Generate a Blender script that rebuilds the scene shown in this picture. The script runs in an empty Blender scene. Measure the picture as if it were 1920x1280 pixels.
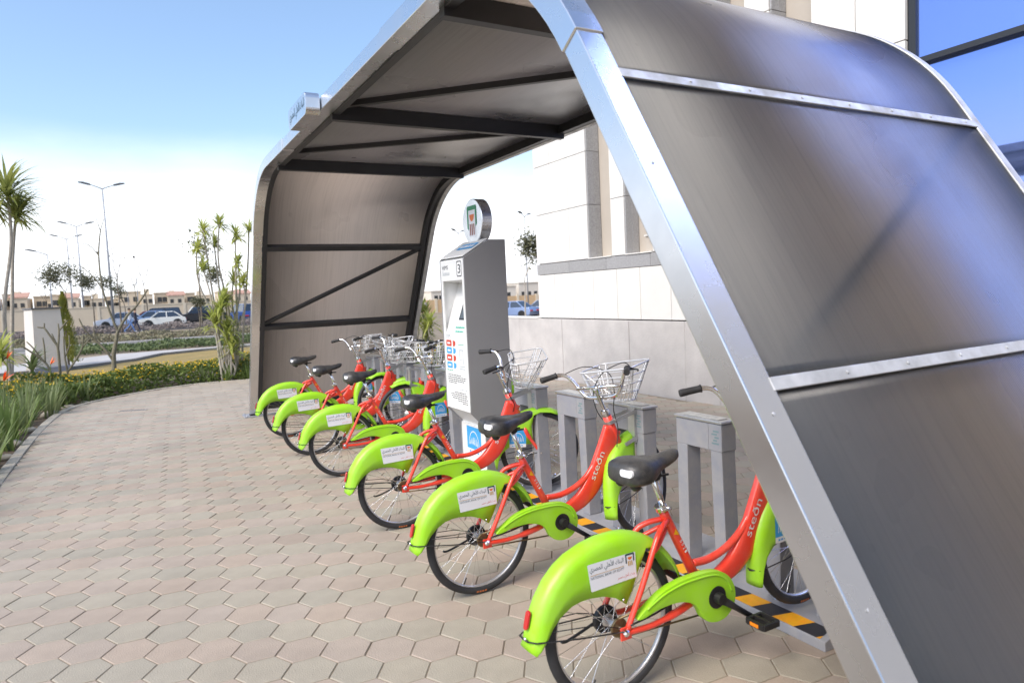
import bpy, bmesh, math, random
from mathutils import Vector, Matrix, Euler
random.seed(7)
R = math.radians
sc = bpy.context.scene
C = sc.collection

# ------------------------------------------------------------------ camera
cam_d = bpy.data.cameras.new('camera'); cam = bpy.data.objects.new('camera', cam_d); C.objects.link(cam)
CAM_M = ((0.87080642, -0.07560, 0.48580312), (-0.48944723, -0.04032, 0.8711101), (-0.04623403, 0.99633, -0.07185077))
right = Vector((CAM_M[0][0], CAM_M[1][0], CAM_M[2][0])).normalized()
fwd = Vector((CAM_M[0][2], CAM_M[1][2], CAM_M[2][2])).normalized()
up = right.cross(fwd).normalized(); right = fwd.cross(up).normalized()
cam.matrix_world = Matrix(((right.x, up.x, -fwd.x, 0), (right.y, up.y, -fwd.y, 0), (right.z, up.z, -fwd.z, 1.6), (0, 0, 0, 1)))
cam_d.sensor_width = 36.0; cam_d.lens = 24.03; cam_d.clip_start = 0.05; cam_d.clip_end = 2000
cam_d.dof.use_dof = True; cam_d.dof.focus_distance = 4.6; cam_d.dof.aperture_fstop = 3.2
sc.camera = cam

# ------------------------------------------------------------------ sky and sun
SUN_AZ, SUN_EL = Vector((-0.93, -0.36, 0)), R(48)          # direction TOWARDS the sun (horizontal part), elevation
SUN_STRENGTH, SUN_ANGLE, SKY_STRENGTH, EXPOSURE = 1.5, R(34), 0.11, 1.30
w = bpy.data.worlds.new('World'); sc.world = w; w.use_nodes = True
nt = w.node_tree; N = nt.nodes; L = nt.links
for n in list(N): N.remove(n)
out = N.new('ShaderNodeOutputWorld'); bg = N.new('ShaderNodeBackground'); bg.inputs['Strength'].default_value = SKY_STRENGTH
sky = N.new('ShaderNodeTexSky'); sky.sky_type = 'NISHITA'; sky.sun_disc = False; sky.sun_elevation = SUN_EL
sky.sun_rotation = math.atan2(SUN_AZ.x, SUN_AZ.y); sky.air_density = 1.0; sky.dust_density = 1.6; sky.ozone_density = 1.2
tc = N.new('ShaderNodeTexCoord'); sep = N.new('ShaderNodeSeparateXYZ'); L.new(tc.outputs['Generated'], sep.inputs[0])
mp = N.new('ShaderNodeMapping'); mp.inputs['Scale'].default_value = (1.6, 1.6, 5.0); L.new(tc.outputs['Generated'], mp.inputs[0])
ns = N.new('ShaderNodeTexNoise'); ns.inputs['Scale'].default_value = 1.7; ns.inputs['Detail'].default_value = 6; ns.inputs['Roughness'].default_value = 0.55
L.new(mp.outputs[0], ns.inputs['Vector'])
ad = N.new('ShaderNodeMath'); ad.operation = 'MULTIPLY_ADD'; ad.inputs[1].default_value = -0.10; L.new(ns.outputs['Fac'], ad.inputs[0]); L.new(sep.outputs['Z'], ad.inputs[2])
mr = N.new('ShaderNodeMapRange'); mr.interpolation_type = 'SMOOTHSTEP'
mr.inputs['From Min'].default_value = 0.03; mr.inputs['From Max'].default_value = 0.19; mr.inputs['To Min'].default_value = 1.0; mr.inputs['To Max'].default_value = 0.0
L.new(ad.outputs[0], mr.inputs['Value'])
mx = N.new('ShaderNodeMix'); mx.data_type = 'RGBA'; L.new(mr.outputs[0], mx.inputs['Factor'])
hz = N.new('ShaderNodeMix'); hz.data_type = 'RGBA'; hz.inputs['Factor'].default_value = 0.10; hs = N.new('ShaderNodeHueSaturation'); hs.inputs['Saturation'].default_value = 1.12; L.new(sky.outputs['Color'], hs.inputs['Color']); L.new(hs.outputs[0], hz.inputs['A']); hz.inputs['B'].default_value = (3.1, 3.3, 3.55, 1)   # thin even haze over the whole sky
L.new(hz.outputs['Result'], mx.inputs['A']); mx.inputs['B'].default_value = (5.6, 5.75, 6.0, 1)       # bright hazy cloud bank low in the sky
L.new(mx.outputs['Result'], bg.inputs['Color']); L.new(bg.outputs[0], out.inputs[0])
sun_d = bpy.data.lights.new('sun', 'SUN'); sun = bpy.data.objects.new('sun', sun_d); C.objects.link(sun)
sun_d.energy = SUN_STRENGTH; sun_d.angle = SUN_ANGLE; sun_d.color = (1.0, 0.945, 0.87)
sd = Vector((SUN_AZ.normalized().x * math.cos(SUN_EL), SUN_AZ.normalized().y * math.cos(SUN_EL), math.sin(SUN_EL)))
sun.rotation_euler = sd.to_track_quat('Z', 'Y').to_euler()
vs = sc.view_settings; sc.display_settings.display_device = 'sRGB'
vs.view_transform = 'Standard'; vs.look = 'None'; vs.exposure = EXPOSURE; vs.gamma = 1.0; vs.use_curve_mapping = False
sc.render.engine = 'CYCLES'
cy = sc.cycles; cy.use_denoising = True; cy.max_bounces = 7; cy.transparent_max_bounces = 12; cy.sample_clamp_indirect = 8; cy.caustics_reflective = False; cy.caustics_refractive = False

# ------------------------------------------------------------------ materials
MATS = {}
def mat(name, col, rough=0.6, metal=0.0, var=0.0, vscale=6.0, col2=None, bump=0.0, bscale=40.0, spec=None, coat=0.0, tint=False, detail=5.0, stretch=None, rvar=0.0, stain=0.0, dust=0.0):
    if name in MATS: return MATS[name]
    m = bpy.data.materials.new(name); m.use_nodes = True; t = m.node_tree; n = t.nodes; l = t.links
    b = n['Principled BSDF']; b.inputs['Roughness'].default_value = rough; b.inputs['Metallic'].default_value = metal
    if spec is not None: b.inputs['Specular IOR Level'].default_value = spec
    if coat: b.inputs['Coat Weight'].default_value = coat; b.inputs['Coat Roughness'].default_value = 0.12
    col = tuple(col) + (1,)
    b.inputs['Base Color'].default_value = col
    tcn = n.new('ShaderNodeTexCoord'); vec = tcn.outputs['Object']
    if stretch:
        mpn = n.new('ShaderNodeMapping'); mpn.inputs['Scale'].default_value = stretch; l.new(vec, mpn.inputs[0]); vec = mpn.outputs[0]
    last = None
    if var or col2 is not None:
        no = n.new('ShaderNodeTexNoise'); no.inputs['Scale'].default_value = vscale; no.inputs['Detail'].default_value = detail; no.inputs['Roughness'].default_value = 0.6
        l.new(vec, no.inputs['Vector'])
        c2 = tuple(col2) + (1,) if col2 is not None else tuple(max(0, c * (1 - var)) for c in col[:3]) + (1,)
        c1 = col if col2 is not None else tuple(min(1, c * (1 + var)) for c in col[:3]) + (1,)
        r = n.new('ShaderNodeMapRange'); r.inputs['From Min'].default_value = 0.3; r.inputs['From Max'].default_value = 0.7; l.new(no.outputs['Fac'], r.inputs['Value'])
        mi = n.new('ShaderNodeMix'); mi.data_type = 'RGBA'; mi.inputs['A'].default_value = c1; mi.inputs['B'].default_value = c2
        l.new(r.outputs[0], mi.inputs['Factor']); last = mi.outputs['Result']
        if rvar:
            rr = n.new('ShaderNodeMapRange'); rr.inputs['From Min'].default_value = 0.3; rr.inputs['From Max'].default_value = 0.7
            rr.inputs['To Min'].default_value = max(0.02, rough - rvar); rr.inputs['To Max'].default_value = min(1, rough + rvar)
            l.new(no.outputs['Fac'], rr.inputs['Value']); l.new(rr.outputs[0], b.inputs['Roughness'])
    if tint:
        at = n.new('ShaderNodeAttribute'); at.attribute_name = 'tint'
        mu = n.new('ShaderNodeMix'); mu.data_type = 'RGBA'; mu.blend_type = 'MULTIPLY'; mu.inputs['Factor'].default_value = 1.0
        if last is not None: l.new(last, mu.inputs['A'])
        else: mu.inputs['A'].default_value = col
        l.new(at.outputs['Color'], mu.inputs['B']); last = mu.outputs['Result']
    if dust and last is not None:                        # thin uneven film of pale dust and scuffs
        d1 = n.new('ShaderNodeTexNoise'); d1.inputs['Scale'].default_value = 9; d1.inputs['Detail'].default_value = 9; d1.inputs['Roughness'].default_value = 0.72; ge0 = n.new('ShaderNodeNewGeometry'); l.new(ge0.outputs['Position'], d1.inputs['Vector'])
        dr = n.new('ShaderNodeMapRange'); dr.inputs['From Min'].default_value = 0.42; dr.inputs['From Max'].default_value = 0.75; dr.inputs['To Max'].default_value = dust * 2; l.new(d1.outputs['Fac'], dr.inputs['Value'])
        dm = n.new('ShaderNodeMix'); dm.data_type = 'RGBA'; dm.inputs['B'].default_value = (0.46, 0.42, 0.36, 1); l.new(dr.outputs[0], dm.inputs['Factor']); l.new(last, dm.inputs['A']); last = dm.outputs['Result']
    if stain and last is not None:                       # broad dirt patches laid over neighbouring pieces
        ge = n.new('ShaderNodeNewGeometry'); s1 = n.new('ShaderNodeTexNoise'); s1.inputs['Scale'].default_value = 0.9; s1.inputs['Detail'].default_value = 8; s1.inputs['Roughness'].default_value = 0.65; l.new(ge.outputs['Position'], s1.inputs['Vector'])
        sr = n.new('ShaderNodeMapRange'); sr.inputs['From Min'].default_value = 0.38; sr.inputs['From Max'].default_value = 0.68; sr.inputs['To Min'].default_value = 1.0; sr.inputs['To Max'].default_value = 1.0 - stain; l.new(s1.outputs['Fac'], sr.inputs['Value'])
        sm = n.new('ShaderNodeMix'); sm.data_type = 'RGBA'; sm.blend_type = 'MULTIPLY'; sm.inputs['Factor'].default_value = 1.0; l.new(last, sm.inputs['A']); l.new(sr.outputs[0], sm.inputs['B']); last = sm.outputs['Result']
    if last is not None: l.new(last, b.inputs['Base Color'])
    if bump:
        nb = n.new('ShaderNodeTexNoise'); nb.inputs['Scale'].default_value = bscale; nb.inputs['Detail'].default_value = 6; l.new(vec, nb.inputs['Vector'])
        bp = n.new('ShaderNodeBump'); bp.inputs['Strength'].default_value = min(1, bump); bp.inputs['Distance'].default_value = 0.01; l.new(nb.outputs['Fac'], bp.inputs['Height']); l.new(bp.outputs[0], b.inputs['Normal'])
    MATS[name] = m
    return m

def leafmat(name, col, col2, trans=0.35):
    m = mat(name, col, 0.55, col2=col2, vscale=3.0, spec=0.35)
    t = m.node_tree; n = t.nodes; l = t.links; b = n['Principled BSDF']; o = n['Material Output']
    tr = n.new('ShaderNodeBsdfTranslucent'); ms = n.new('ShaderNodeMixShader'); ms.inputs[0].default_value = trans
    src = b.inputs['Base Color'].links[0].from_socket
    l.new(src, tr.inputs['Color']); l.new(b.outputs[0], ms.inputs[1]); l.new(tr.outputs[0], ms.inputs[2]); l.new(ms.outputs[0], o.inputs[0])
    return m

M_steel = mat('brushed_stainless', (0.70, 0.71, 0.73), 0.28, 1.0, var=0.05, vscale=3, bump=0.02, bscale=20, rvar=0.07)
M_chrome = mat('polished_silver', (0.78, 0.78, 0.78), 0.16, 1.0)
M_alu = mat('dull_aluminium', (0.60, 0.60, 0.60), 0.42, 0.9, var=0.15, vscale=9, rvar=0.1)
M_strip = mat('weathered_aluminium', (0.52, 0.52, 0.52), 0.5, 0.35, var=0.22, vscale=11, rvar=0.12, bump=0.05, bscale=50)
M_darksteel = mat('charcoal_painted_steel', (0.030, 0.031, 0.035), 0.42, 0.0, var=0.15, vscale=5, spec=0.5)
M_green = mat('lime_green_plastic', (0.325, 0.685, 0.014), 0.42, 0.0, var=0.04, vscale=4, coat=0.08, rvar=0.08, dust=0.08)
M_red = mat('orange_red_enamel', (0.88, 0.050, 0.024), 0.30, 0.0, var=0.04, vscale=5, coat=0.4, dust=0.08)
M_rubber = mat('black_rubber', (0.028, 0.028, 0.030), 0.65, 0.0, var=0.3, vscale=14, bump=0.15, bscale=180)
M_black = mat('black_plastic', (0.014, 0.014, 0.015), 0.45, 0.0, var=0.2, vscale=10)
M_saddle = mat('black_vinyl', (0.022, 0.023, 0.026), 0.42, 0.0, var=0.35, vscale=9, bump=0.12, bscale=160, rvar=0.12, dust=0.10)
M_white = mat('white_print', (0.80, 0.81, 0.84), 0.4)
M_wire = mat('silver_coated_wire', (0.74, 0.75, 0.77), 0.32, 0.35)
M_dock = mat('grey_powder_coat', (0.275, 0.285, 0.32), 0.45, 0.0, var=0.07, vscale=2.5, bump=0.03, bscale=260, rvar=0.08, dust=0.22)
M_kgrey = mat('kiosk_grey_paint', (0.29, 0.29, 0.30), 0.42, 0.0, var=0.04, vscale=2, bump=0.02, bscale=200)
M_kwhite = mat('kiosk_white_paint', (0.80, 0.80, 0.79), 0.35, 0.0, var=0.02, vscale=3)
M_ink = mat('dark_ink', (0.03, 0.035, 0.05), 0.5)
M_navy = mat('navy_ink', (0.015, 0.05, 0.07), 0.5)
M_emgreen = mat('emblem_green', (0.01, 0.25, 0.10), 0.4)
M_orange = mat('emblem_orange', (0.75, 0.16, 0.02), 0.4)
M_gold = mat('emblem_gold', (0.55, 0.33, 0.10), 0.4)
M_redink = mat('red_ink', (0.60, 0.06, 0.03), 0.4)
M_skyblue = mat('sky_blue_print', (0.05, 0.36, 0.75), 0.4)
M_redrefl = mat('red_reflector', (0.50, 0.012, 0.012), 0.15, coat=0.8)
M_ambrefl = mat('amber_reflector', (0.85, 0.25, 0.01), 0.15, coat=0.8)
M_yellow = mat('yellow_tape', (0.80, 0.42, 0.01), 0.45)
M_chain = mat('oiled_chain', (0.20, 0.15, 0.08), 0.4, 0.7, var=0.3, vscale=80)
M_screen = mat('dark_screen', (0.10, 0.11, 0.115), 0.12)
M_teal = mat('teal_ink', (0.08, 0.45, 0.32), 0.5)
M_paleink = mat('pale_ink', (0.42, 0.47, 0.50), 0.5)

def panel_material(name, tr_a, tr_b, mixf, df_a, df_b):
    m = bpy.data.materials.new(name); m.use_nodes = True; t = m.node_tree; n = t.nodes; l = t.links
    for x in list(n): n.remove(x)
    o = n.new('ShaderNodeOutputMaterial'); tcn = n.new('ShaderNodeTexCoord')
    # flutes run round the arch: fine relief across X only
    mpn = n.new('ShaderNodeMapping'); mpn.inputs['Scale'].default_value = (1, 0.02, 0.02); l.new(tcn.outputs['Object'], mpn.inputs[0])
    st = n.new('ShaderNodeTexNoise'); st.inputs['Scale'].default_value = 60; st.inputs['Detail'].default_value = 6; st.inputs['Roughness'].default_value = 0.75; l.new(mpn.outputs[0], st.inputs['Vector'])
    wv = n.new('ShaderNodeTexWave'); wv.wave_type = 'BANDS'; wv.bands_direction = 'X'; wv.inputs['Scale'].default_value = 28; l.new(tcn.outputs['Object'], wv.inputs['Vector'])
    du = n.new('ShaderNodeTexNoise'); du.inputs['Scale'].default_value = 1.6; du.inputs['Detail'].default_value = 2.5; l.new(tcn.outputs['Object'], du.inputs['Vector'])
    ad = n.new('ShaderNodeMath'); ad.operation = 'MULTIPLY_ADD'; ad.inputs[1].default_value = 0.45; l.new(wv.outputs['Fac'], ad.inputs[0]); l.new(st.outputs['Fac'], ad.inputs[2])
    bp = n.new('ShaderNodeBump'); bp.inputs['Strength'].default_value = 0.45; bp.inputs['Distance'].default_value = 0.0028; l.new(ad.outputs[0], bp.inputs['Height'])
    cr = n.new('ShaderNodeMapRange'); cr.inputs['From Min'].default_value = 0.46; cr.inputs['From Max'].default_value = 0.72; l.new(st.outputs['Fac'], cr.inputs['Value'])
    mi = n.new('ShaderNodeMix'); mi.data_type = 'RGBA'; mi.inputs['A'].default_value = tr_a; mi.inputs['B'].default_value = tr_b; l.new(cr.outputs[0], mi.inputs['Factor'])
    md = n.new('ShaderNodeMix'); md.data_type = 'RGBA'; md.inputs['A'].default_value = df_a; md.inputs['B'].default_value = df_b; l.new(du.outputs['Fac'], md.inputs['Factor'])
    tl = n.new('ShaderNodeBsdfTranslucent'); l.new(mi.outputs['Result'], tl.inputs['Color'])
    df = n.new('ShaderNodeBsdfDiffuse'); l.new(md.outputs['Result'], df.inputs['Color'])
    m1 = n.new('ShaderNodeMixShader'); m1.inputs[0].default_value = mixf; l.new(tl.outputs[0], m1.inputs[1]); l.new(df.outputs[0], m1.inputs[2])
    tp = n.new('ShaderNodeBsdfTransparent'); tp.inputs['Color'].default_value = (0.72, 0.62, 0.53, 1)
    m2 = n.new('ShaderNodeMixShader'); m2.inputs[0].default_value = 0.17; l.new(m1.outputs[0], m2.inputs[1]); l.new(tp.outputs[0], m2.inputs[2])
    gl = n.new('ShaderNodeBsdfGlossy'); gl.inputs['Color'].default_value = (1, 1, 1, 1)
    rr = n.new('ShaderNodeMapRange'); rr.inputs['From Min'].default_value = 0.3; rr.inputs['From Max'].default_value = 0.7; rr.inputs['To Min'].default_value = 0.24; rr.inputs['To Max'].default_value = 0.40
    l.new(du.outputs['Fac'], rr.inputs['Value']); l.new(rr.outputs[0], gl.inputs['Roughness']); l.new(bp.outputs[0], gl.inputs['Normal'])
    fr = n.new('ShaderNodeFresnel'); fr.inputs['IOR'].default_value = 1.55; l.new(bp.outputs[0], fr.inputs['Normal'])
    m3 = n.new('ShaderNodeMixShader'); l.new(fr.outputs[0], m3.inputs[0]); l.new(m2.outputs[0], m3.inputs[1]); l.new(gl.outputs[0], m3.inputs[2])
    sk = n.new('ShaderNodeTexNoise'); sk.inputs['Scale'].default_value = 95; sk.inputs['Detail'].default_value = 3; l.new(tcn.outputs['Object'], sk.inputs['Vector'])
    sr = n.new('ShaderNodeMapRange'); sr.inputs['From Min'].default_value = 0.66; sr.inputs['From Max'].default_value = 0.80; sr.inputs['To Max'].default_value = 0.22; l.new(sk.outputs['Fac'], sr.inputs['Value'])
    dd = n.new('ShaderNodeBsdfDiffuse'); dd.inputs['Color'].default_value = (0.42, 0.40, 0.37, 1); m4 = n.new('ShaderNodeMixShader'); l.new(sr.outputs[0], m4.inputs[0]); l.new(m3.outputs[0], m4.inputs[1]); l.new(dd.outputs[0], m4.inputs[2]); l.new(m4.outputs[0], o.inputs[0])
    return m
M_panel = panel_material('smoky_twinwall_polycarbonate', (1.0, 0.885, 0.78, 1), (0.86, 0.755, 0.66, 1), 0.05, (0.24, 0.245, 0.265, 1), (0.40, 0.405, 0.43, 1))
M_rpanel = panel_material('shaded_smoky_roof_polycarbonate', (0.62, 0.58, 0.57, 1), (0.50, 0.465, 0.46, 1), 0.42, (0.11, 0.105, 0.10, 1), (0.17, 0.16, 0.155, 1))  # darker copy of the wall sheet; shade of the roof underside in its colour

def hazard_material():
    m = mat('hazard_tape', (0.8, 0.42, 0.01), 0.5); t = m.node_tree; n = t.nodes; l = t.links; b = n['Principled BSDF']
    tcn = n.new('ShaderNodeTexCoord'); sp = n.new('ShaderNodeSeparateXYZ'); l.new(tcn.outputs['Object'], sp.inputs[0])
    a = n.new('ShaderNodeMath'); a.operation = 'MULTIPLY_ADD'; a.inputs[1].default_value = 0.75; l.new(sp.outputs['X'], a.inputs[0]); l.new(sp.outputs['Y'], a.inputs[2])
    f = n.new('ShaderNodeMath'); f.operation = 'MULTIPLY'; f.inputs[1].default_value = 1 / 0.235; l.new(a.outputs[0], f.inputs[0])
    g = n.new('ShaderNodeMath'); g.operation = 'FRACT'; l.new(f.outputs[0], g.inputs[0])
    h = n.new('ShaderNodeMath'); h.operation = 'GREATER_THAN'; h.inputs[1].default_value = 0.5; l.new(g.outputs[0], h.inputs[0])
    no = n.new('ShaderNodeTexNoise'); no.inputs['Scale'].default_value = 30; l.new(tcn.outputs['Object'], no.inputs['Vector'])
    mi = n.new('ShaderNodeMix'); mi.data_type = 'RGBA'; mi.inputs['A'].default_value = (0.022, 0.022, 0.028, 1); mi.inputs['B'].default_value = (0.80, 0.36, 0.012, 1); l.new(h.outputs[0], mi.inputs['Factor'])
    mu = n.new('ShaderNodeMix'); mu.data_type = 'RGBA'; mu.blend_type = 'MULTIPLY'; mu.inputs['Factor'].default_value = 0.35; l.new(mi.outputs['Result'], mu.inputs['A']); l.new(no.outputs['Color'], mu.inputs['B'])
    l.new(mu.outputs['Result'], b.inputs['Base Color'])
    return m
M_hazard = hazard_material()

# ------------------------------------------------------------------ mesh helpers
class MB:
    """collects faces for one mesh; g() sets the current material index / smoothing"""
    def __init__(s): s.v = []; s.f = []; s.m = []; s.s = []; s.mi = 0; s.sm = False
    def g(s, mi=0, sm=False): s.mi = mi; s.sm = sm; return s
    def face(s, idx): s.f.append(tuple(idx)); s.m.append(s.mi); s.s.append(s.sm)
    def add(s, vs): k = len(s.v); s.v.extend([tuple(p) for p in vs]); return k
    def poly(s, pts): k = s.add(pts); s.face(range(k, k + len(pts)))
    def box(s, x0, x1, y0, y1, z0, z1):
        k = s.add([(x0, y0, z0), (x1, y0, z0), (x1, y1, z0), (x0, y1, z0), (x0, y0, z1), (x1, y0, z1), (x1, y1, z1), (x0, y1, z1)])
        for q in ((0, 3, 2, 1), (4, 5, 6, 7), (0, 1, 5, 4), (1, 2, 6, 5), (2, 3, 7, 6), (3, 0, 4, 7)): s.face([k + i for i in q])
        return s
    def bar(s, a, b, wd, ht, upv=(0, 0, 1)):
        a, b = Vector(a), Vector(b); d = (b - a).normalized(); u = Vector(upv); x = d.cross(u)
        if x.length < 1e-4: x = d.cross(Vector((1, 0, 0)))
        x.normalize(); u = x.cross(d).normalized(); ring = []
        for p in (a, b): ring += [p + x * wd / 2 * i + u * ht / 2 * j for i, j in ((-1, -1), (1, -1), (1, 1), (-1, 1))]
        k = s.add(ring)
        for q in ((0, 1, 2, 3), (7, 6, 5, 4), (0, 4, 5, 1), (1, 5, 6, 2), (2, 6, 7, 3), (3, 7, 4, 0)): s.face([k + i for i in q])
        return s
    def tube(s, pts, r, n=8, closed=False, caps=True, flat=None):
        """flat=(a, b, normal): elliptical section, a along 'normal x tangent', b along normal"""
        P = [Vector(p) for p in pts]; m = len(P); rs = r if isinstance(r, (list, tuple)) else [r] * m
        sm = s.sm; s.sm = True; prev = None; rings = []
        for i, p in enumerate(P):
            if closed: d = P[(i + 1) % m] - P[i - 1]
            else: d = P[min(i + 1, m - 1)] - P[max(i - 1, 0)]
            if d.length < 1e-9: d = Vector((0, 0, 1))
            d.normalize()
            if flat: nn = Vector(flat)
            elif prev is None: nn = Vector((0, 0, 1)) if abs(d.z) < 0.9 else Vector((1, 0, 0))
            else: nn = prev
            xx = nn.cross(d).normalized(); nn = d.cross(xx).normalized(); prev = nn
            ra, rb = rs[i] if isinstance(rs[i], (list, tuple)) else (rs[i], rs[i])
            rings.append(s.add([p + xx * ra * math.cos(2 * math.pi * j / n) + nn * rb * math.sin(2 * math.pi * j / n) for j in range(n)]))
        for i in range(m if closed else m - 1):
            a, b = rings[i], rings[(i + 1) % m]
            for j in range(n): s.face((a + j, a + (j + 1) % n, b + (j + 1) % n, b + j))
        if caps and not closed:
            s.sm = False
            s.face([rings[0] + j for j in reversed(range(n))]); s.face([rings[-1] + j for j in range(n)])
        s.sm = sm; return s
    def lathe(s, prof, n, origin, axis):
        """prof: (radius, height along axis)"""
        ax = Vector(axis).normalized(); x = ax.orthogonal().normalized(); y = ax.cross(x); o = Vector(origin); rings = []
        for r_, h in prof: rings.append(s.add([o + ax * h + (x * math.cos(2 * math.pi * j / n) + y * math.sin(2 * math.pi * j / n)) * r_ for j in range(n)]))
        for i in range(len(prof) - 1):
            a, b = rings[i], rings[i + 1]
            for j in range(n): s.face((a + j, a + (j + 1) % n, b + (j + 1) % n, b + j))
        if prof[0][0] > 1e-5: s.face([rings[0] + j for j in reversed(range(n))])
        if prof[-1][0] > 1e-5: s.face([rings[-1] + j for j in range(n)])
        return s
    def torus(s, c, Rr, r, n=40, k=10, ry=None):
        ry = ry or r; rings = []; sm = s.sm; s.sm = True
        for i in range(n):
            a = 2 * math.pi * i / n; ca, sa = math.cos(a), math.sin(a)
            rings.append(s.add([(c[0] + (Rr + r * math.cos(b)) * ca, c[1] + ry * math.sin(b), c[2] + (Rr + r * math.cos(b)) * sa) for b in (2 * math.pi * j / k for j in range(k))]))
        for i in range(n):
            a, b = rings[i], rings[(i + 1) % n]
            for j in range(k): s.face((a + j, b + j, b + (j + 1) % k, a + (j + 1) % k))
        s.sm = sm; return s
    def prism(s, poly, fn, t0, t1):
        """poly in 2D, fn(a, b, t) -> 3D, between t0 and t1"""
        n = len(poly); k = s.add([fn(a, b, t0) for a, b in poly] + [fn(a, b, t1) for a, b in poly])
        s.face([k + i for i in reversed(range(n))]); s.face([k + n + i for i in range(n)])
        for i in range(n): s.face((k + i, k + (i + 1) % n, k + n + (i + 1) % n, k + n + i))
        return s
    def ball(s, c, r, n=10, m=6, sc3=(1, 1, 1)):
        sm = s.sm; s.sm = True; rings = []
        for i in range(1, m):
            a = math.pi * i / m
            rings.append(s.add([(c[0] + sc3[0] * r * math.sin(a) * math.cos(2 * math.pi * j / n), c[1] + sc3[1] * r * math.sin(a) * math.sin(2 * math.pi * j / n), c[2] + sc3[2] * r * math.cos(a)) for j in range(n)]))
        t = s.add([(c[0], c[1], c[2] + r * sc3[2]), (c[0], c[1], c[2] - r * sc3[2])])
        for i in range(len(rings) - 1):
            for j in range(n): s.face((rings[i] + j, rings[i + 1] + j, rings[i + 1] + (j + 1) % n, rings[i] + (j + 1) % n))
        for j in range(n): s.face((t, rings[0] + j, rings[0] + (j + 1) % n)); s.face((t + 1, rings[-1] + (j + 1) % n, rings[-1] + j))
        s.sm = sm; return s
    def grid(s, rows, close=False):
        ids = [s.add(r_) for r_ in rows]; n = len(rows[0])
        for a, b in zip(ids, ids[1:]):
            for j in range(n - 1 + (1 if close else 0)): s.face((a + j, a + (j + 1) % n, b + (j + 1) % n, b + j))
        return s
    def mesh(s, name, mats, bevel=0.0, recalc=True, segs=2):
        me = bpy.data.meshes.new(name); me.from_pydata(s.v, [], s.f)
        for m_ in (mats if isinstance(mats, (list, tuple)) else [mats]): me.materials.append(m_)
        me.polygons.foreach_set('material_index', s.m); me.polygons.foreach_set('use_smooth', s.s)
        if recalc or bevel:
            bm = bmesh.new(); bm.from_mesh(me)
            if bevel:
                bmesh.ops.remove_doubles(bm, verts=bm.verts, dist=1e-5)
            if recalc: bmesh.ops.recalc_face_normals(bm, faces=bm.faces)
            if bevel:
                es = [e for e in bm.edges if len(e.link_faces) == 2 and e.calc_face_angle(0) > R(25)]
                bmesh.ops.bevel(bm, geom=es, offset=bevel, segments=segs, affect='EDGES', profile=0.5, clamp_overlap=True)
            bm.to_mesh(me); bm.free()
        me.update(); return me
    def build(s, name, mats, parent=None, loc=None, bevel=0.0, recalc=True, segs=2):
        o = bpy.data.objects.new(name, s.mesh(name, mats, bevel, recalc, segs)); C.objects.link(o)
        if parent: o.parent = parent
        if loc: o.location = loc
        return o

def empty(name, loc=(0, 0, 0), rz=0.0):
    o = bpy.data.objects.new(name, None); C.objects.link(o); o.location = loc; o.rotation_euler = (0, 0, rz); o.empty_display_size = 0.2; return o
def tag(o, label=None, cat=None, group=None, kind=None):
    if label: o['label'] = label
    if cat: o['category'] = cat
    if group: o['group'] = group
    if kind: o['kind'] = kind
    return o
def kids(o): return [x for x in bpy.data.objects if x.parent == o]
def copy_tree(o, parent=None, tree=None):
    c = o.copy(); C.objects.link(c); c.parent = parent
    for ch in (tree[o] if tree else kids(o)): copy_tree(ch, c, tree)
    return c
def tree_of(o):
    d = {}
    def rec(x): d[x] = kids(x); [rec(y) for y in d[x]]
    rec(o); return d
def crom(pts, k=6, closed=False):
    P = [Vector(p) for p in pts]; n = len(P); o = []
    for i in range(n if closed else n - 1):
        if closed: p0, p1, p2, p3 = P[i - 1], P[i], P[(i + 1) % n], P[(i + 2) % n]
        else: p0, p1, p2, p3 = P[max(i - 1, 0)], P[i], P[i + 1], P[min(i + 2, n - 1)]
        for j in range(k):
            t = j / k; o.append(0.5 * ((2 * p1) + (p2 - p0) * t + (2 * p0 - 5 * p1 + 4 * p2 - p3) * t * t + (3 * p1 - p0 - 3 * p2 + p3) * t ** 3))
    if not closed: o.append(P[-1])
    return o
_font = {}
def text_geo(s):
    if s in _font: return _font[s]
    cu = bpy.data.curves.new('txt', 'FONT'); cu.body = s; cu.resolution_u = 3; ob = bpy.data.objects.new('txt', cu); C.objects.link(ob)
    dg = bpy.context.evaluated_depsgraph_get(); dg.update(); me = bpy.data.meshes.new_from_object(ob.evaluated_get(dg))
    vs_ = [tuple(v.co) for v in me.vertices]; fs_ = [tuple(p.vertices) for p in me.polygons]
    bpy.data.objects.remove(ob); bpy.data.meshes.remove(me); bpy.data.curves.remove(cu)
    xs = [v[0] for v in vs_]; ys = [v[1] for v in vs_]
    _font[s] = (vs_, fs_, min(xs), max(xs), min(ys), max(ys)); return _font[s]
def put_text(mb, s, fn, a0, a1, b0, b1, mi):
    """fills the rectangle a0..a1 x b0..b1 with the lettering; fn(a, b) -> 3D"""
    vs_, fs_, x0, x1, y0, y1 = text_geo(s); mb.g(mi)
    k = mb.add([fn(a0 + (v[0] - x0) / (x1 - x0) * (a1 - a0), b0 + (v[1] - y0) / (y1 - y0) * (b1 - b0)) for v in vs_])
    for f in fs_: mb.face([k + i for i in f])
# Arabic lettering in joined (presentation) forms, visual order left to right
AR_BANK = ''.join(reversed('\ufe8d\ufedf\ufe92\ufee8\ufeda \ufe8d\ufef7\ufeeb\ufee0\ufef2 \ufe8d\ufedf\ufee4\ufebc\ufeae\ufef1'))
AR_TAG = ''.join(reversed('\ufe91\ufee8\ufe9a \ufe83\ufeeb\ufede \ufee3\ufebc\ufeae'))

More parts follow.
